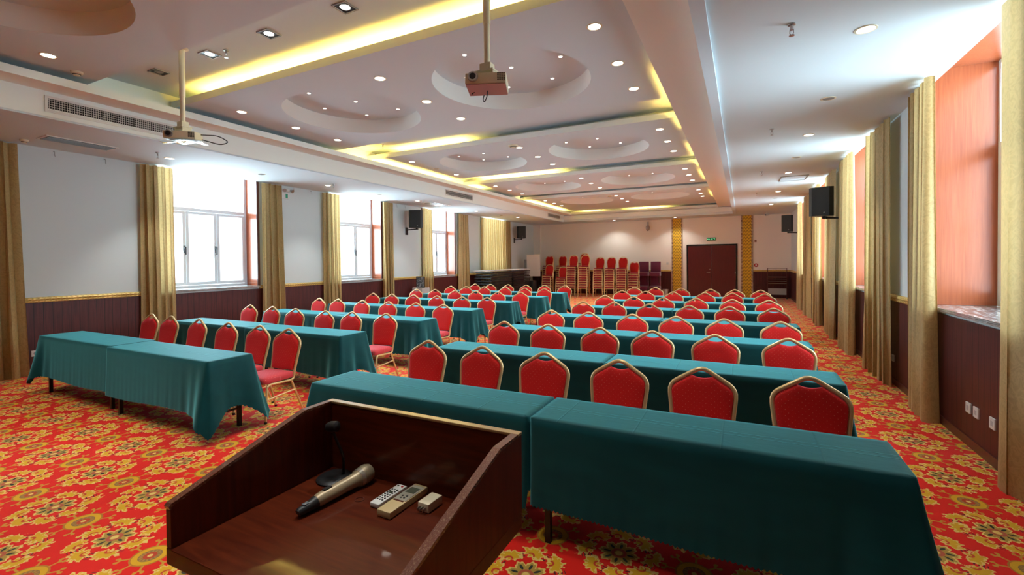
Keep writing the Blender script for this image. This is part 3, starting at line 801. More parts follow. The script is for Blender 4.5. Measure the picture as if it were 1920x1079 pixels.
# ------------------------------------------------------------------ lectern
LX0, LX1, LY0, LY1, LZ = -1.30, -.558, .635, 1.165, .945
t = thing('lectern', 'dark mahogany lectern with raised sides and worn edges in the foreground', 'lectern', (-.93, .9, 0))
def lp(b): return b
ox, oy = -.93, .9
def LB(name, mt, fn, parent=t, smooth=False):
    b = MB(); fn(b); b.bm.transform(Matrix.Translation((-ox, -oy, 0))); return b.build(name, mt, parent, smooth)
LB('desk', 'lectern', lambda b: b.box(LX0, LX1, LY0, LY1, LZ - .022, LZ + .02, .003))
LB('back_board', 'lectern', lambda b: b.box(LX0 + .018, LX1 - .018, LY1 - .02, LY1, LZ + .0205, 1.188, .001))
for x0 in (LX0, LX1 - .02):
    prof = [(LY1, LZ + .0205), (LY1, 1.188), (LY1 - .125, 1.188), (LY0 + .01, 1.072), (LY0 + .002, 1.06), (LY0 + .002, LZ + .0205)]
    s_ = LB('side_board', 'lecternv', lambda b: b.prism(prof, 'x', x0, x0 + .02))
def cap(b):
    b.box(LX0 - .001, LX1 + .001, LY1 - .022, LY1 + .002, 1.1885, 1.1965, .002)
M['glintedge'] = mat('edge_painted_glint', (0.42, 0.27, 0.11), .3, .2, coat=.7)  # golden tone is reflected lamp light put into the back cap's colour
LB('edge_strip', 'glintedge', cap)
for x0 in (LX0 - .001, LX1 - .021):
    pr = [(LY1 - .0225, 1.1885), (LY1 - .0225, 1.1965), (LY1 - .127, 1.1965), (LY0 + .004, 1.0785), (LY0 - .002, 1.072), (LY0 + .0, 1.064), (LY0 + .008, 1.0715), (LY1 - .125, 1.1885)]
    LB('edge_strip', 'lecedge', lambda b: b.prism(pr, 'x', x0, x0 + .022))
def body(b):
    b.box(-1.245, -1.225, .70, .98, .03, LZ - .023); b.box(-.605, -.585, .70, .98, .03, LZ - .023); b.box(-1.225, -.605, .96, .98, .03, LZ - .023)
    b.box(-1.225, -.605, .70, .96, .50, .52)
LB('body', 'lecternv', body)
LB('plinth', 'lecternv', lambda b: b.box(-1.27, -.56, .68, 1.0, 0, .03, .004))
DZ = LZ + .0205
# table lamp style microphone stand
t = thing('microphone_stand', 'black desk microphone stand with round base in the back left lectern corner', 'microphone stand', (-1.205, 1.085, DZ))
MB().lathe([(0, 0), (.055, 0), (.057, .004), (.05, .010), (.015, .014), (0, .014)], seg=32).build('base', 'black', t, True)
MB().tube(rounded([(.02, .02, .012), (.022, .02, .07), (.004, .0, .14), (.0, -.01, .175)], .03), .0045, 8).build('stem', 'black', t, True)
MB().tube([(-.014, -.012, .172), (.0, -.01, .175), (.022, -.006, .178), (.026, -.005, .178)], [.014, .018, .017, .009], 16).build('head', 'black', t, True)
# handheld microphone
t = thing('microphone', 'champagne handheld wireless microphone with black tail lying on the lectern', 'microphone', (-1.11, .875, DZ + .021))
a = Vector((-1.11, .875, 0)); e_ = Vector((-1.11, 1.13, 0))
ang = math.atan2(-.02, .265); t.rotation_euler = (0, 0, ang - .0)
def along(b, ps, seg=20): return b.tube([(0, p*.95, z + .003) for p, r_, z in ps], [r_*1.13 for p, r_, z in ps], seg)
along(MB(), [(.055, .014, -.004), (.062, .0165, -.003), (.075, .0175, -.002), (.17, .0185, 0), (.205, .0195, .001), (.212, .0235, .001)]).build('handle', 'goldframe' if False else mat('champagne_metal', (0.42, 0.33, 0.20), .4, .3), t, True)
along(MB(), [(.2125, .0245, .001), (.226, .026, .0015)]).build('collar', mat('silver_ring', (.6, .55, .45), .3, .7), t, True)
along(MB(), [(.2265, .0225, .002), (.235, .026, .003), (.250, .0265, .004), (.264, .0225, .004), (.271, .014, .004), (.273, .002, .004)]).build('grille', mat('champagne_mesh', (.38, .31, .20), .5, .5), t, True)
along(MB(), [(-.005, .009, -.011), (0, .0115, -.009), (.02, .012, -.008), (.04, .0145, -.006), (.0545, .0165, -.004)]).build('tail_cap', 'black', t, True)
MB().box(-.0065, .0065, .010, .030, .0085, .0105, .001).build('label_plate', mat('grey_plate', (.15, .17, .2), .4), t)
MB().box(-.006, .006, .076, .104, .0220, .0245, .0005).build('label_plate', 'black', t)
# remotes
def remote(nm, label, mt, L_, W_, H_, loc, rz):
    t = thing(nm, label, 'remote control', loc, rz); MB().box(-W_/2, W_/2, -L_/2, L_/2, 0, H_, .005).build('body', mt, t, True); return t
t = remote('remote_control', 'slim white remote control with many small dark buttons on the lectern', 'white', .125, .036, .014, (-.955, 1.065, DZ), -.02)
for r_ in range(7):
    for c_ in range(3):
        if r_ in (4, 5) and c_ == 1: continue
        MB().lathe([(.0032, 0), (.003, .0015), (0, .0015)], ((c_ - 1)*.0095, -.038 + r_*.0105, .0138), 10).build('button', 'black', t, True)
MB().lathe([(.0062, 0), (.006, .0015), (0, .0015)], (0, .0088, .0138), 12).build('button', 'screen', t, True)
MB().lathe([(.004, 0), (.0038, .0018), (0, .0018)], (.008, .050, .0138), 10).build('button', 'red', t, True)
MB().lathe([(.0035, 0), (.0033, .0018), (0, .0018)], (-.008, .050, .0138), 10).build('button', 'screen', t, True)
t = remote('air_conditioner_remote', 'beige air conditioner remote with grey display on the lectern', mat('beige_plastic', (.62, .47, .24), .4), .168, .050, .020, (-.894, 1.058, DZ), -.02)
MB().box(-.022, .022, -.018, .072, .0192, .0208, .0005).build('face_plate', mat('grey_face', (.36, .33, .26), .4), t)
MB().box(-.016, .016, .026, .058, .0208, .0214).build('display', 'screen', t)
for x_, y_ in ((-.007, .005), (.007, .008), (-.004, -.006), (.006, -.004)): MB().lathe([(.0035, 0), (.0033, .0012), (0, .0012)], (x_, y_, .0206), 10).build('button', 'black', t, True)
MB().box(-.018, .018, -.024, -.019, .020, .0212).build('stripe', 'trimwood', t)
t = thing('power_adapter', 'small cream plug adapter with metal prongs beside the remotes', 'adapter', (-.812, 1.078, DZ), -.05)
MB().box(-.020, .020, -.032, .032, 0, .026, .004).build('body', 'cream', t, True)
for x_ in (-.010, 0, .010): MB().box(x_ - .0012, x_ + .0012, -.046, -.032, .009, .017).build('prong', 'steel', t)
tag(MB().lathe([(.012, 0), (.014, 0), (.014, .0012), (.012, .0012), (.012, 0)], (-1.03, 1.02, DZ), 24).build('cable_grommet', 'trimwood'), 'small round hole rim in the lectern desk beside the microphone', 'grommet')

# ------------------------------------------------------------------ ceiling lights
def spot(parent, power, col, size=80, z=-.02):
    l = bpy.data.lights.new('lamp', 'SPOT'); l.energy = power; l.color = col; l.spot_size = radians(size); l.spot_blend = .6; l.shadow_soft_size = .04
    o = bpy.data.objects.new('lamp', l); COL.objects.link(o); o.parent = parent; o.location = (0, 0, z); return o
WARM = (0.92, .93, .88)
def make_down(lit, r_, flood=0):
    t = thing('downlight', 'x', 'ceiling light')
    MB().lathe([(r_*.78, 0), (r_*.82, -.006), (r_, -.004), (r_*1.02, 0)], seg=28).build('trim_ring', 'white' if r_ < .05 else 'cream', t, True)
    MB().lathe([(0, -.004), (r_*.74, -.0035), (r_*.78, -.001)], seg=28).build('lens', 'lamp' if lit else 'lampoff', t, True)
    if lit: spot(t, flood or (56 if r_ > .05 else 10), WARM, 130 if flood else 82)
    return t
P0 = {('F', True): make_down(True, .078, 38), ('L', True): make_down(True, .078), ('L', False): make_down(False, .075), ('S', True): make_down(True, .031), ('S', False): make_down(False, .031)}
used = set()
def down(kind, lit, x, y, z, label, group):
    p = P0[(kind, lit)]
    if (kind, lit) in used: return dup(p, (x, y, z), 0, label, group)
    used.add((kind, lit)); p.location = (x, y, z); return tag(p, label, 'ceiling light', group)
pname = {'A': 'foremost', 'B': 'nearest full', 'C': 'second full', 'D': 'third full', 'E': 'farthest'}
rows_ = {'A': (.45, 1.37, 2.3), 'B': (4.5, 5.46, 6.37), 'C': (8.57, 9.52, 10.43), 'D': (12.62, 13.6, 14.57), 'E': (16.68, 17.62, 18.5)}
for k in 'ABCDE':
    for x, cn in ((-6.86, 'left'), (-4.09, 'centre'), (-1.31, 'right')):
        for j, y in enumerate(rows_[k]):
            lit = not (k == 'C' and cn == 'left' and j == 1)
            down('L', lit, x, y, ZP - .001, 'round recessed downlight in the %s ceiling panel, %s column, %s one' % (pname[k], cn, ('near', 'middle', 'far')[j]), 'round downlights in the ceiling panels')
HEX = [(0, 0, 'centre')] + [(.68*cos(radians(a)), .68*sin(radians(a)), nm) for a, nm in ((0, 'right'), (60, 'far right'), (120, 'far left'), (180, 'left'), (240, 'near left'), (300, 'near right'))]
for k in 'ABCDE':
    for ci, cx in enumerate(CXS):
        if k == 'A' and ci: continue
        for dx, dy, nm in HEX:
            if k == 'A' and nm != 'far left': continue
            lit = nm not in ('right', 'near right') or (ci == 1 and nm == 'right' and k == 'B')
            down('S', lit, cx + (dx + .02)*1.02 - .05, CY[k] + .06 + dy*1.02, ZRC - .0015, 'tiny spot in the %s round recess of the %s ceiling panel, %s' % (('left', 'right')[ci], pname[k], nm), 'tiny spots in the round ceiling recesses')
for x, y, lit, lb in ((-8.87, 4.51, 1, 'nearest the projector'), (-8.86, 6.21, 0, 'unlit, before the left exit sign'), (-8.81, 7.87, 1, 'between the first two windows'), (-8.80, 9.6, 0, 'unlit, by the second window'),
                      (-8.77, 11.2, 1, 'near the air diffuser'), (-8.75, 14.6, 1, 'past the third window'), (-8.5, 17.6, 1, 'in front of the wide curtain')):
    down('L', bool(lit), x, y, ZS - .001, 'round downlight in the left side soffit, ' + lb, 'downlights in the side soffits')
for x, y, lit, lb in ((.89, 4.6, 1, 'nearest the camera'), (.89, 6.39, 0, 'unlit, after the nearest one'), (.89, 8.13, 1, 'second lit one'), (.89, 9.83, 0, 'unlit, before the access panel'),
                      (.89, 11.5, 1, 'beside the access panel'), (.89, 14.6, 1, 'behind the access panel'), (.89, 16.2, 0, 'unlit, far one'), (.89, 18.0, 1, 'farthest lit one')):
    down('L', bool(lit), x, y, ZS - .001, 'round downlight in the right side soffit, ' + lb, 'downlights in the side soffits')
for x, lb in ((-5.34, 'above the chair stacks'), (-2.63, 'above the left gilded strip')): down('F', True, x, 21.35, ZS - .001, 'round downlight in the far soffit, ' + lb, 'downlights in the side soffits')
# square downlights in the channels
def square(lit):
    t = thing('square_downlight', 'x', 'ceiling light'); b = MB()
    for q in (-1, 1): b.box(-.09, .09, q*.09 - (.012 if q > 0 else 0), q*.09 + (0 if q > 0 else .012), -.012, 0); b.box(q*.09 - (.012 if q > 0 else 0), q*.09 + (0 if q > 0 else .012), -.078, .078, -.012, 0)
    b.build('frame', 'dulsteel', t); MB().box(-.078, .078, -.078, .078, -.004, -.001).build('reflector', 'blackm', t)
    MB().lathe([(0, -.008), (.045, -.007), (.05, -.004)], seg=20).build('lens', 'lamp' if lit else 'lampoff', t, True)
    if lit: spot(t, 12, WARM)
    return t
SQ = {True: square(True), False: square(False)}; squ = set()
for yy, xs, cn in ((3.37, ((-3.50, 1), (-4.64, 1), (-5.72, 1), (-6.83, 0)), 'near'), (7.42, ((-1.32, 1), (-2.36, 0), (-3.55, 1), (-4.70, 0), (-5.75, 0), (-6.83, 1)), 'second')):
    for j, (x, lit) in enumerate(xs):
        lb = 'small square downlight in the %s ceiling channel, %s' % (cn, ORD[j] + ' from the right')
        o = SQ[bool(lit)]
        if lit in squ: dup(o, (x, yy, ZC - .001), 0, lb, 'square downlights in the ceiling channels')
        else: squ.add(lit); o.location = (x, yy, ZC - .001); tag(o, lb, 'ceiling light', 'square downlights in the ceiling channels')
# cove tubes
def tube_light(label, axis, a, c, fixed, z):
    b = MB()
    if axis == 'x': b.box(a, c, fixed - .012, fixed + .012, z, z + .02); mid = ((a + c)/2, fixed, z)
    else: b.box(fixed - .012, fixed + .012, a, c, z, z + .02); mid = (fixed, (a + c)/2, z)
    b.bm.transform(Matrix.Translation((-mid[0], -mid[1], -mid[2])))
    return tag(b.build('cove_light_tube', 'led', loc=mid), label, 'cove light', 'warm cove light tubes')
zt = ZP + .035
for j, x in enumerate((-7.0, -5.75, -4.5, -3.25, -2.0)): tube_light('warm tube glowing behind the lip of the near ceiling channel, %s from the left' % ORD[j], 'x', x, x + 1.18, 3.92 + .12, zt)
tube_light('warm tube glowing at the left end of the second ceiling channel', 'x', -6.95, -5.05, 7.97 + .12, zt)
tube_light('warm tube glowing at the left end of the third ceiling channel', 'x', -7.1, -4.6, 12.02 + .12, zt)
for j, (a, c) in enumerate(((7.4, 9.0), (9.1, 11.6), (11.9, 12.8), (16.0, 20.4))): tube_light('warm tube glowing behind the left cove ledge, %s from the camera' % ORD[j], 'y', a, c, XC - .14, 3.845)
for j, (a, c) in enumerate(((5.9, 8.6), (9.9, 12.3), (12.9, 14.4), (16.9, 18.4))): tube_light('warm tube glowing behind the right cove ledge, %s from the camera' % ORD[j], 'y', a, c, XG + .14, 3.845)
for j, (a, c) in enumerate(((-6.8, -5.9), (-4.6, -3.0))): tube_light('warm tube glowing above the far cove ledge, %s one' % ('left', 'right')[j], 'x', a, c, YC + .14, 3.825)

# ------------------------------------------------------------------ vents, detectors, sprinklers
def grille(label, y0, y1, z0, z1, nv, nh):
    t = thing('air_grille', label, 'air vent', (XB, (y0+y1)/2, (z0+z1)/2)); h = (z1-z0)/2; w_ = (y1-y0)/2
    b = MB(); f = .03
    b.box(0, .015, -w_, w_, -h, -h+f); b.box(0, .015, -w_, w_, h-f, h); b.box(0, .015, -w_, -w_+f, -h+f, h-f); b.box(0, .015, w_-f, w_, -h+f, h-f); b.build('frame', 'white', t)
    MB().box(.0005, .003, -w_+f, w_-f, -h+f, h-f).build('backing', 'dark', t)
    b = MB()
    for i in range(nv): y = -w_+f + (2*w_-2*f)*(i+.5)/nv; b.box(.006, .009, y-.0022, y+.0022, -h+f, h-f)
    for i in range(nh): z = -h+f + (2*h-2*f)*(i+.5)/nh; b.box(.003, .006, -w_+f, w_-f, z-.0022, z+.0022)
    b.build('slats', 'white', t)
grille('long white air grille with dark mesh on the left bulkhead beside the projector', 2.52, 4.03, 3.565, 3.765, 60, 5)
grille('middle air grille on the left bulkhead above the third window', 11.02, 12.55, 3.575, 3.765, 50, 2)
grille('far air grille on the left bulkhead near the far wall', 18.85, 20.35, 3.575, 3.775, 50, 2)
t = thing('ceiling_vent', 'rectangular slatted vent in the left soffit near the first curtain', 'air vent', (-8.90, 3.31, ZS))
b = MB(); b.box(-.17, .17, -.42, .42, -.012, 0); b.build('frame', 'white', t); MB().box(-.145, .145, -.39, .39, -.0145, -.0125).build('backing', 'dark', t)
b = MB()
for i in range(9): x = -.13 + .26*i/8; b.box(x-.005, x+.005, -.39, .39, -.019, -.015)
b.build('slats', 'steel', t)
t = thing('air_diffuser', 'slatted air diffuser in the left soffit above the wall speaker', 'air vent', (-8.72, 12.1, ZS))
MB().box(-.22, .22, -.5, .5, -.012, 0).build('frame', 'white', t)
b = MB()
for i in range(5): b.box(-.16, .16, -.42 + i*.19, -.36 + i*.19, -.018, -.013)
b.build('slats', 'blackm', t)
t = thing('access_panel', 'framed rectangular access panel in the right soffit above the curtains', 'access panel', (1.05, 12.35, ZS))
b = MB(); b.box(-.27, .27, -.35, -.32, -.012, 0); b.box(-.27, .27, .32, .35, -.012, 0); b.box(-.27, -.25, -.32, .32, -.012, 0); b.box(.25, .27, -.32, .32, -.012, 0); b.build('frame', 'steel', t)
MB().box(-.25, .25, -.32, .32, -.007, -.001).build('panel', 'ceil', t)
def sprinkler(x, y, z, label, s=1.0):
    t = thing('sprinkler', label, 'sprinkler', (x, y, z), 0, 'ceiling sprinklers')
    MB().lathe([(0, 0), (.03*s, 0), (.028*s, -.008), (.012*s, -.012), (.012*s, -.045), (0, -.045)], seg=14).build('escutcheon', 'steel', t, True)
    b = MB(); b.tube([(-.012, 0, -.04), (-.014, 0, -.07), (0, 0, -.085)], .003, 6); b.tube([(.012, 0, -.04), (.014, 0, -.07), (0, 0, -.085)], .003, 6); b.build('yoke', 'steel', t, True)
    MB().lathe([(0, -.085), (.02, -.086), (.02, -.09), (0, -.09)], seg=14).build('deflector', 'steel', t, True)
for i, (x, y, z, lb) in enumerate(((.35, 4.23, ZS, 'sprinkler head hanging largest in the right soffit, nearest the camera'), (.38, 7.51, ZS, 'second sprinkler head in the right soffit'), (.37, 11.09, ZS, 'third sprinkler head in the right soffit'), (.37, 14.6, ZS, 'fourth sprinkler head in the right soffit'),
        (-8.6, 4.2, ZS, 'sprinkler head in the left soffit behind the left projector'), (-8.55, 7.8, ZS, 'second sprinkler head in the left soffit'), (-8.5, 11.1, ZS, 'third sprinkler head in the left soffit by the diffuser'), (-5.45, 3.40, ZC, 'chrome sprinkler beside a square downlight in the near channel'), (-6.9, 7.65, ZC, 'sprinkler head at the left end of the second channel'))):
    sprinkler(x, y, z - .001, lb)
def detector(x, y, z, label, r_=.06):
    t = thing('smoke_detector', label, 'smoke detector', (x, y, z)); MB().lathe([(0, -.045), (r_*.55, -.045), (r_*.62, -.03), (r_*.95, -.022), (r_, 0), (0, 0)], seg=24).build('housing', 'cream', t, True)
    MB().lathe([(r_*.58, -.040), (r_*.66, -.032)], seg=24).build('slots', 'dark', t)
detector(-7.15, 2.65, ZP, 'cream smoke detector on the foremost ceiling panel'); detector(-4.12, 8.35, ZP, 'round smoke detector beside a centre downlight of the second full panel', .10); detector(-4.3, 16.6, ZP, 'smoke detector on the farthest ceiling panel', .1)
detector(-9.35, 2.85, ZS, 'small flat detector in the left soffit left of the vent', .05)
detector(-8.62, 16.3, ZS, 'flat round detector in the left soffit beyond the third window', .10)
# wall hooks near the left ceiling
for i, (y, lb) in enumerate(((3.30, 'first from the camera'), (3.95, 'second from the camera'), (7.65, 'left of the second window'), (8.15, 'just left of the second window curtain'), (11.35, 'above the wall speaker, left'), (11.75, 'above the wall speaker, right'))):
    tag(MB().tube(rounded([(XL, y, 3.47), (XL + .05, y, 3.47), (XL + .05, y, 3.40), (XL + .07, y, 3.39)], .015), .004, 6).build('wall_hook', 'steel'), 'small metal hook high on the left wall, ' + lb, 'hook', 'metal hooks under the left ceiling edge')

# ------------------------------------------------------------------ projectors
def projector(label, x, y, zb, rz, front_pink=False, top=ZC - .001, tilt=8):
    tp = thing('projector_mount', label[1], 'projector mount', (x, y, top))
    h = top - zb
    MB().cyl((0, 0, -.9*h*.62), (0, 0, 0), .030, seg=16).build('outer_pole', 'cream', tp, True)
    MB().cyl((0, 0, -h + .13), (0, 0, -.9*h*.62), .025, seg=16).build('inner_pole', 'cream', tp, True)
    MB().lathe([(0, 0), (.07, 0), (.07, -.008), (.035, -.02), (.035, -.03), (0, -.03)], seg=20).build('ceiling_flange', 'cream', tp, True)
    b = MB(); b.box(-.05, .05, -.04, .04, -h + .09, -h + .15, .006); b.box(-.085, .085, -.06, .06, -h + .075, -h + .089, .002); b.box(-.08, -.07, -.05, .05, -h + .035, -h + .075); b.box(.07, .08, -.05, .05, -h + .035, -h + .075); b.build('bracket', 'cream', tp, True)
    t = thing('projector', label[0], 'projector', (x, y, zb), rz)
    t.rotation_euler = (radians(tilt), 0, rz)
    b = MB(); b.box(-.165, .165, -.115, .115, -.055, .035, .014); b.build('housing', 'cream', t, True)
    b = MB(); b.box(-.16, .16, -.11, .11, -.060, -.0552, .002); b.build('base_cover', mat('pink_base', (.50, .27, .27), .4) if front_pink else 'white', t)
    MB().tube([(-.10, -.116, .0), (-.10, -.134, .0)], [.042, .038], 24).build('lens_ring', 'steel', t, True)
    MB().tube([(-.10, -.1345, .0), (-.10, -.136, .0)], [.026, .024], 20).build('lens', 'black', t, True)
    b = MB()
    for i in range(5):
        for j in range(4): b.box(.095 + j*.016, .106 + j*.016, -.117, -.1155, -.032 + i*.013, -.023 + i*.013)
    b.build('vent_slots', 'dark', t)
    return t
t = projector(('cream ceiling projector facing the camera with a pink base, centre of the photo', 'cream pole mount holding the centre projector'), -1.86, 3.3, 3.135, radians(22), True, tilt=-3)
tag(MB().tube(rounded([(-1.93, 3.40, 3.12), (-1.94, 3.36, 3.03), (-1.90, 3.32, 2.985), (-1.86, 3.30, 3.03), (-1.87, 3.32, 3.10)], .04, 5), .0045, 6).build('projector_cable', 'black', None, True), 'black cable loop hanging under the centre projector', 'cable')
tag(MB().tube(rounded([(-1.985, 3.32, 3.11), (-2.0, 3.28, 3.055), (-1.94, 3.30, 3.10)], .01, 4), .0035, 6).build('projector_cable', 'black', None, True), 'short black cable under the left side of the centre projector', 'cable')
t = projector(('cream ceiling projector at left wrapped in a clear plastic bag', 'cream pole mount holding the left projector'), -5.86, 3.13, 3.19, radians(40))
b = MB(); rnd = random.Random(5)
b.grid(lambda u, v: ((u - .5)*.40 + .01*sin(9*v), -.15 + .3*v, -.066 - .03*abs(sin(5*u + 3*v)) - .05*max(0, .5 - u)*(1-v)), 12, 10)
bg = b.build('plastic_bag', mat('clear_plastic_bag', (.75, .78, .82), .12, spec=.9, coat=1.0), None, True, 80, loc=(-5.86, 3.13, 3.19), rot=(radians(8), 0, radians(40)))
tag(bg, 'crumpled shiny plastic bag under the left projector', 'plastic bag')
tag(MB().tube(rounded([(-5.72, 3.25, 3.2), (-5.55, 3.35, 3.19), (-5.42, 3.40, 3.11), (-5.52, 3.36, 3.08), (-5.70, 3.25, 3.14)], .06, 5), .006, 6).build('projector_cable', 'black', None, True), 'black cable loop trailing right of the left projector', 'cable')

# ------------------------------------------------------------------ loudspeakers
def speaker(label, x, y, z, rz, w_, h_, d_, wallx):
    t = thing('loudspeaker', label, 'speaker', (x, y, z), rz, 'black wall speakers')
    a = w_/2; poly = [(-a, -d_*.35), (-a*.72, -d_*.5), (a*.72, -d_*.5), (a, -d_*.35), (a*.62, d_*.5), (-a*.62, d_*.5)]
    MB().prism(poly, 'z', -h_/2, h_/2).build('cabinet', 'black', t)
    MB().box(-a*.70, a*.70, -d_*.5 - .006, -d_*.5 - .0005, -h_/2 + .02, h_/2 - .02, .002).build('front_grille', mat('speaker_mesh', (.018, .019, .02), .6), t)
    MB().lathe([(0, 0), (.012, 0), (.012, .003), (0, .003)], seg=10).build('badge', 'steel', t, loc=(a*.3, -d_*.5 - .007, -h_/2 + .06), rot=(radians(90), 0, 0))
    b = MB(); b.box(-.03, .03, d_*.1, d_*.5, -h_/2 - .05, -h_/2 - .001)
    dirx = wallx - x; R_ = Matrix.Rotation(-rz, 3, 'Z'); v = R_ @ Vector((dirx, 0, 0)); v2 = R_ @ Vector((dirx + (.012 if dirx > 0 else -.012), 0, 0))
    b.tube([(0, d_*.2, -h_/2 - .03), (v.x, v.y, -h_/2 - .05)], .018, 8)
    b.build('wall_bracket', 'blackm', t)
    bp = MB().box(-.015, .015, -.05, .05, -.16, .08).build('wall_plate', 'blackm', t, loc=(v2.x, v2.y, -h_/2 - .05), rot=(0, 0, -rz))
    return t
speaker('black loudspeaker on the left wall between the second and third windows', -9.33, 11.85, 3.03, radians(28), .44, .56, .38, XL + .03)
speaker('black loudspeaker on the left wall beyond the wide closed curtain', -9.36, 19.75, 3.0, radians(25), .42, .56, .36, XL + .03)
speaker('black loudspeaker jutting out over the right curtains, nearer one', 1.44, 10.95, 2.78, radians(-22), .42, .56, .36, XR - .03)
speaker('black loudspeaker far down the right wall, by the far corner', 1.46, 19.05, 2.90, radians(-15), .36, .58, .34, XR - .03)

# ------------------------------------------------------------------ far end furnishings
# exit sign
t = thing('exit_sign', 'green illuminated exit sign above the double door', 'exit sign', (-1.22, YF - .02, 2.54))
MB().box(-.18, .18, -.02, .02, -.065, .065, .004).build('housing', 'greensign', t)
b = MB()
b.box(-.155, -.115, -.0225, -.0205, -.02, .02); b.prism([(-.10, -.025), (-.075, .03), (-.05, -.025)], 'y', -.0225, -.0205)
b.box(-.02, .0, -.0225, -.0205, -.03, .03); b.box(.005, .015, -.0225, -.0205, -.035, .01); b.box(.03, .045, -.0225, -.0205, .01, .04); b.box(.02, .07, -.0225, -.0205, -.005, .008); b.box(.08, .15, -.0225, -.0205, .02, .032); b.box(.135, .15, -.0225, -.0205, -.03, .02)
b.build('pictogram', 'glyph', t)
t = thing('exit_sign', 'small green exit sign high on the left wall beside the second curtain', 'exit sign', (XL + .015, 7.42, 3.27))
MB().box(-.015, .015, -.1, .1, -.07, .07, .003).build('housing', 'white', t); MB().box(.0155, .018, 0.0, .06, -.05, .05).build('pictogram', mat('green_pict', (.02, .35, .2), .5), t)
t = thing('emergency_light', 'twin-headed emergency lamp above the left exit sign', 'emergency light', (XL + .03, 7.45, 3.40))
MB().box(-.03, .03, -.06, .06, -.03, .03, .006).build('housing', 'white', t, True)
for s in (-1, 1): MB().tube([(.02, s*.09, .01), (.08, s*.11, -.015)], [.02, .045], 14).build('lamp_head', 'steel', t, True)
# horn / dome camera hanging at far wall
t = thing('dome_camera', 'round grey dome camera on the far wall under the soffit', 'camera', (-3.93, YF - .001, 3.13))
MB().box(-.02, .02, -.09, -.0, .08, .30, .004).build('bracket', 'steel', t); MB().lathe([(0, .12), (.06, .11), (.095, .04), (.095, -.02), (.07, -.09), (0, -.125)], (0, -.11, 0), 20).build('housing', 'steel', t, True); MB().lathe([(0, -.13), (.05, -.11), (.075, -.07)], (0, -.112, 0), 20).build('dome', 'black', t, True)
t = thing('security_camera', 'small white security camera under the right soffit near the far wall', 'camera', (.87, 20.9, ZS - .001))
MB().cyl((0, 0, -.08), (0, 0, 0), .015).build('stem', 'white', t); MB().tube([(.06, .1, -.09), (-.04, -.1, -.12)], .04, 14).build('housing', 'white', t, True); MB().tube([(-.04, -.101, -.12), (-.042, -.106, -.121)], .028, 14).build('lens', 'black', t, True)
t = thing('fire_alarm', 'red fire alarm call point right of the right gilded strip', 'fire alarm', (.53, YF - .001, 1.38)); MB().lathe([(0, .045), (.05, .045), (.075, .02), (.08, 0)], seg=20).build('housing', 'red', t, True, rot=(radians(90), 0, 0)); MB().box(-.03, .03, -.052, -.046, -.03, .03).build('button', 'white', t)
tag(MB().box(.47, .55, YF - .04, YF, 2.36, 2.45, .005).build('alarm_sounder', mat('brown_sounder', (.30, .10, .05), .5)), 'small reddish alarm box high beside the right gilded strip', 'alarm')
tag(MB().box(-3.12, -3.02, YF - .02, YF, 1.42, 1.52, .004).build('wall_switch', 'white'), 'pale switch plate left of the left gilded strip', 'switch')
# plate rack
t = thing('metal_rack', 'slim metal rack with bare shelves against the right far wainscot', 'rack', (1.29, YF - .28, 0))
for s in (-1, 1):
    MB().box(s*.34 - .012, s*.34 + .012, -.012, .012, 0, 1.26).build('post', 'trimwood', t); MB().box(s*.34 - .02, s*.34 + .02, -.16, .16, 0, .025).build('foot', 'blackm', t)
MB().box(-.34, .34, -.01, .01, 1.235, 1.25).build('top_rail', 'trimwood', t)
for z in (.62, .71, .80, .88): MB().box(-.328, .328, -.12, .12, z, z + .018).build('shelf', 'steel', t)
MB().box(-.328, .328, -.013, -.003, .16, .42).build('panel', mat('pale_rack_panel', (.45, .42, .38), .5), t)
# bin
t = thing('waste_bin', 'small white waste bin on the floor left of the left gilded strip', 'bin', (-3.12, 21.8, 0)); MB().lathe([(0, 0), (.10, 0), (.13, .30), (.122, .30), (.095, .01), (0, .01)], seg=24).build('bucket', 'white', t, True)
# flip chart and board
t = thing('flip_chart', 'white flip chart standing on an easel left of the chair stacks', 'flip chart', (-8.86, 20.0, 0), radians(8))
MB().box(-.33, .33, -.02, .02, .92, 1.93, .004).build('board', mat('whiteboard', (.72, .68, .66), .3), t); MB().box(-.33, .33, -.035, .02, 1.93, 1.955).build('top_clip', 'steel', t)
for p in ((-.3, -.10), (.3, -.10), (0, .35)): MB().tube([(p[0]*.5, 0.03, 1.3), (p[0], p[1]+.13, 0)], .012, 8).build('leg', 'blackm', t)
t = thing('notice_board', 'grey board leaning on a stand behind the flip chart', 'board', (-9.33, 20.45, 0)); MB().box(-.22, .22, -.02, .02, .55, 1.72, .004).build('panel', mat('greyboard', (.42, .40, .40), .4), t)
for s in (-1, 1): MB().box(s*.15 - .012, s*.15 + .012, -.012, .012, 0, .55).build('leg', 'blackm', t)
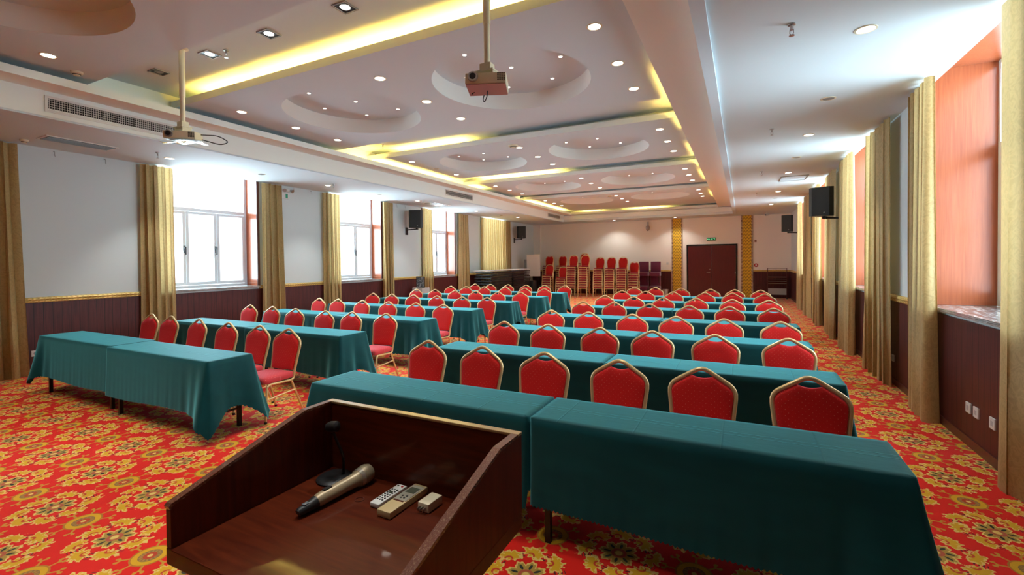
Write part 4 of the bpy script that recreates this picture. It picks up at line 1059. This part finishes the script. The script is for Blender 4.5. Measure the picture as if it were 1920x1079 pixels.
# stacked black folded tables
rnd = random.Random(3); slabm = mat('black_laminate', (.012, .012, .014), .25, coat=.3)
n1 = noise(slabm, 40, 3); setcol(slabm, ramp(slabm, n1, [(0.66, (.01, .01, .012)), (0.70, (.30, .30, .32))]))
edgem = mat('table_edge_trim', (.03, .03, .032), .25, .2)
fp = None
for st, (ya, yb_) in enumerate(((15.35, 17.1), (17.15, 18.9))):
    nn = 11
    for k in range(nn):
        z = .02 + k*.112; dx = rnd.uniform(-.05, .05); dy = rnd.uniform(-.04, .04); h = .085
        lb = 'black folded table, %s, in the %s pile below the wide curtain' % ('topmost' if k == nn-1 else 'lowest' if k == 0 else ORD[nn-1-k] + ' from the top', ('nearer', 'farther')[st])
        if fp is None:
            fp = thing('folded_table', lb, 'table', (-8.95, (ya+yb_)/2, z), 0, 'piled black folded tables')
            MB().box(-.38, .38, -.86, .86, .055, .095, .006).build('tabletop', slabm, fp); MB().box(-.385, -.30, -.80, .80, .0, .03).build('leg_frame', edgem, fp); MB().box(.30, .385, -.80, .80, .0, .03).build('leg_frame', edgem, fp); MB().box(.381, .389, -.84, .84, .058, .066).build('edge_band', edgem, fp)
        else: dup(fp, (-8.95 + dx, (ya+yb_)/2 + dy*.3, z), rnd.uniform(-.015, .015), lb, 'piled black folded tables')
t = thing('white_panel', 'pale board lying on top of the piled black tables', 'board', (-8.95, 17.2, 1.275)); MB().box(-.36, .36, -1.9, 1.8, 0, .025, .004).build('board', 'pedestal', t)
for k, yq in enumerate((19.3, 19.75)):
    tt = thing('equipment_case', 'low black case on the floor under the flip chart, %s one' % ('nearer', 'farther')[k], 'case', (-8.7 + .5*k, yq, 0)); MB().box(-.22, .22, -.2, .2, .0, .75 - .25*k, .01).build('shell', 'black', tt, True); MB().box(-.05, .05, -.215, -.2, .45 - .2*k, .47 - .2*k).build('handle', 'steel', tt)
# pedestal with framed picture
t = thing('carton', 'pale printed carton standing by the left wall speaker curtain', 'box', (-9.42, 12.15, 0)); MB().box(-.2, .2, -.2, .2, 0, .82, .005).build('box', 'pedestal', t); MB().box(.02, .15, -.2025, -.2005, .5, .75).build('printed_panel', mat('grey_print', (.35, .35, .37), .6), t)
t = thing('framed_picture', 'small framed black and white picture on the pale carton', 'picture', (-9.42, 12.12, .821), 0)
pm = mat('grey_photo', (.2, .2, .2), .3); n1 = noise(pm, 9, 5, None, 1.5); setcol(pm, ramp(pm, n1, [(.4, (.03, .035, .04)), (.55, (.16, .18, .2)), (.62, (.7, .7, .72))]))
MB().box(-.17, .17, 0, .02, 0, .36, .003).build('frame', 'blackm', t); MB().box(-.155, .155, -.003, -.0005, .015, .345).build('print', pm, t)

# sockets
def socket(label, x, y, z, s, kind='socket'):
    t = thing('wall_socket', label, 'socket', (x, y, z)); xa, xb = sorted((0, s*.012))
    MB().box(xa, xb, -.045, .045, -.045, .045, .002).build('plate', 'white', t)
    if kind == 'socket':
        if s > 0: MB().lathe([(0, 0), (.022, 0), (.024, .002)], seg=18).build('insert', mat('grey_insert', (.3, .3, .32), .4), t, True, loc=(s*.0135, 0, 0), rot=(0, radians(90), 0))
        else: MB().box(-.0135, -.012, -.02, .02, -.02, .02).build('insert', mat('grey_insert2', (.45, .45, .47), .4), t)
socket('white round socket plate low on the left wainscot', XL + .018, 3.03, .32, 1)
socket('white socket plate low on the right wall, left of a pair', XR - .018, 5.42, .34, -1)
socket('white socket plate low on the right wall, right of a pair', XR - .018, 5.27, .34, -1)
socket('white socket plate peeking from beside the large right curtain', XR - .018, 4.98, .34, -1)
socket('white socket plate low on the right wall between the second and third curtains', XR - .018, 7.69, .34, -1)

# ------------------------------------------------------------------ camera
cam = bpy.data.cameras.new('camera'); co = bpy.data.objects.new('camera', cam); COL.objects.link(co)
yaw, pitch, roll = radians(26.569), radians(-.846), radians(-.547)
f = Vector((-sin(yaw), cos(yaw), 0)); r_ = Vector((cos(yaw), sin(yaw), 0)); u_ = Vector((0, 0, 1))
f2 = f*cos(pitch) + u_*sin(pitch); u2 = u_*cos(pitch) - f*sin(pitch)
r2 = r_*cos(roll) + u2*sin(roll); u3 = u2*cos(roll) - r_*sin(roll)
mw = Matrix((r2, u3, -f2)).transposed().to_4x4(); mw.translation = (0, 0, 1.68); co.matrix_world = mw
cam.sensor_width = 36; cam.lens = 36 * 863.07 / 1920; cam.shift_x = 0; cam.shift_y = -(539.5 - 501.5) / 1920
cam.clip_start = .02; cam.clip_end = 100
sc.camera = co
sc.cycles.max_bounces = 8; sc.cycles.diffuse_bounces = 4; sc.cycles.sample_clamp_indirect = 6
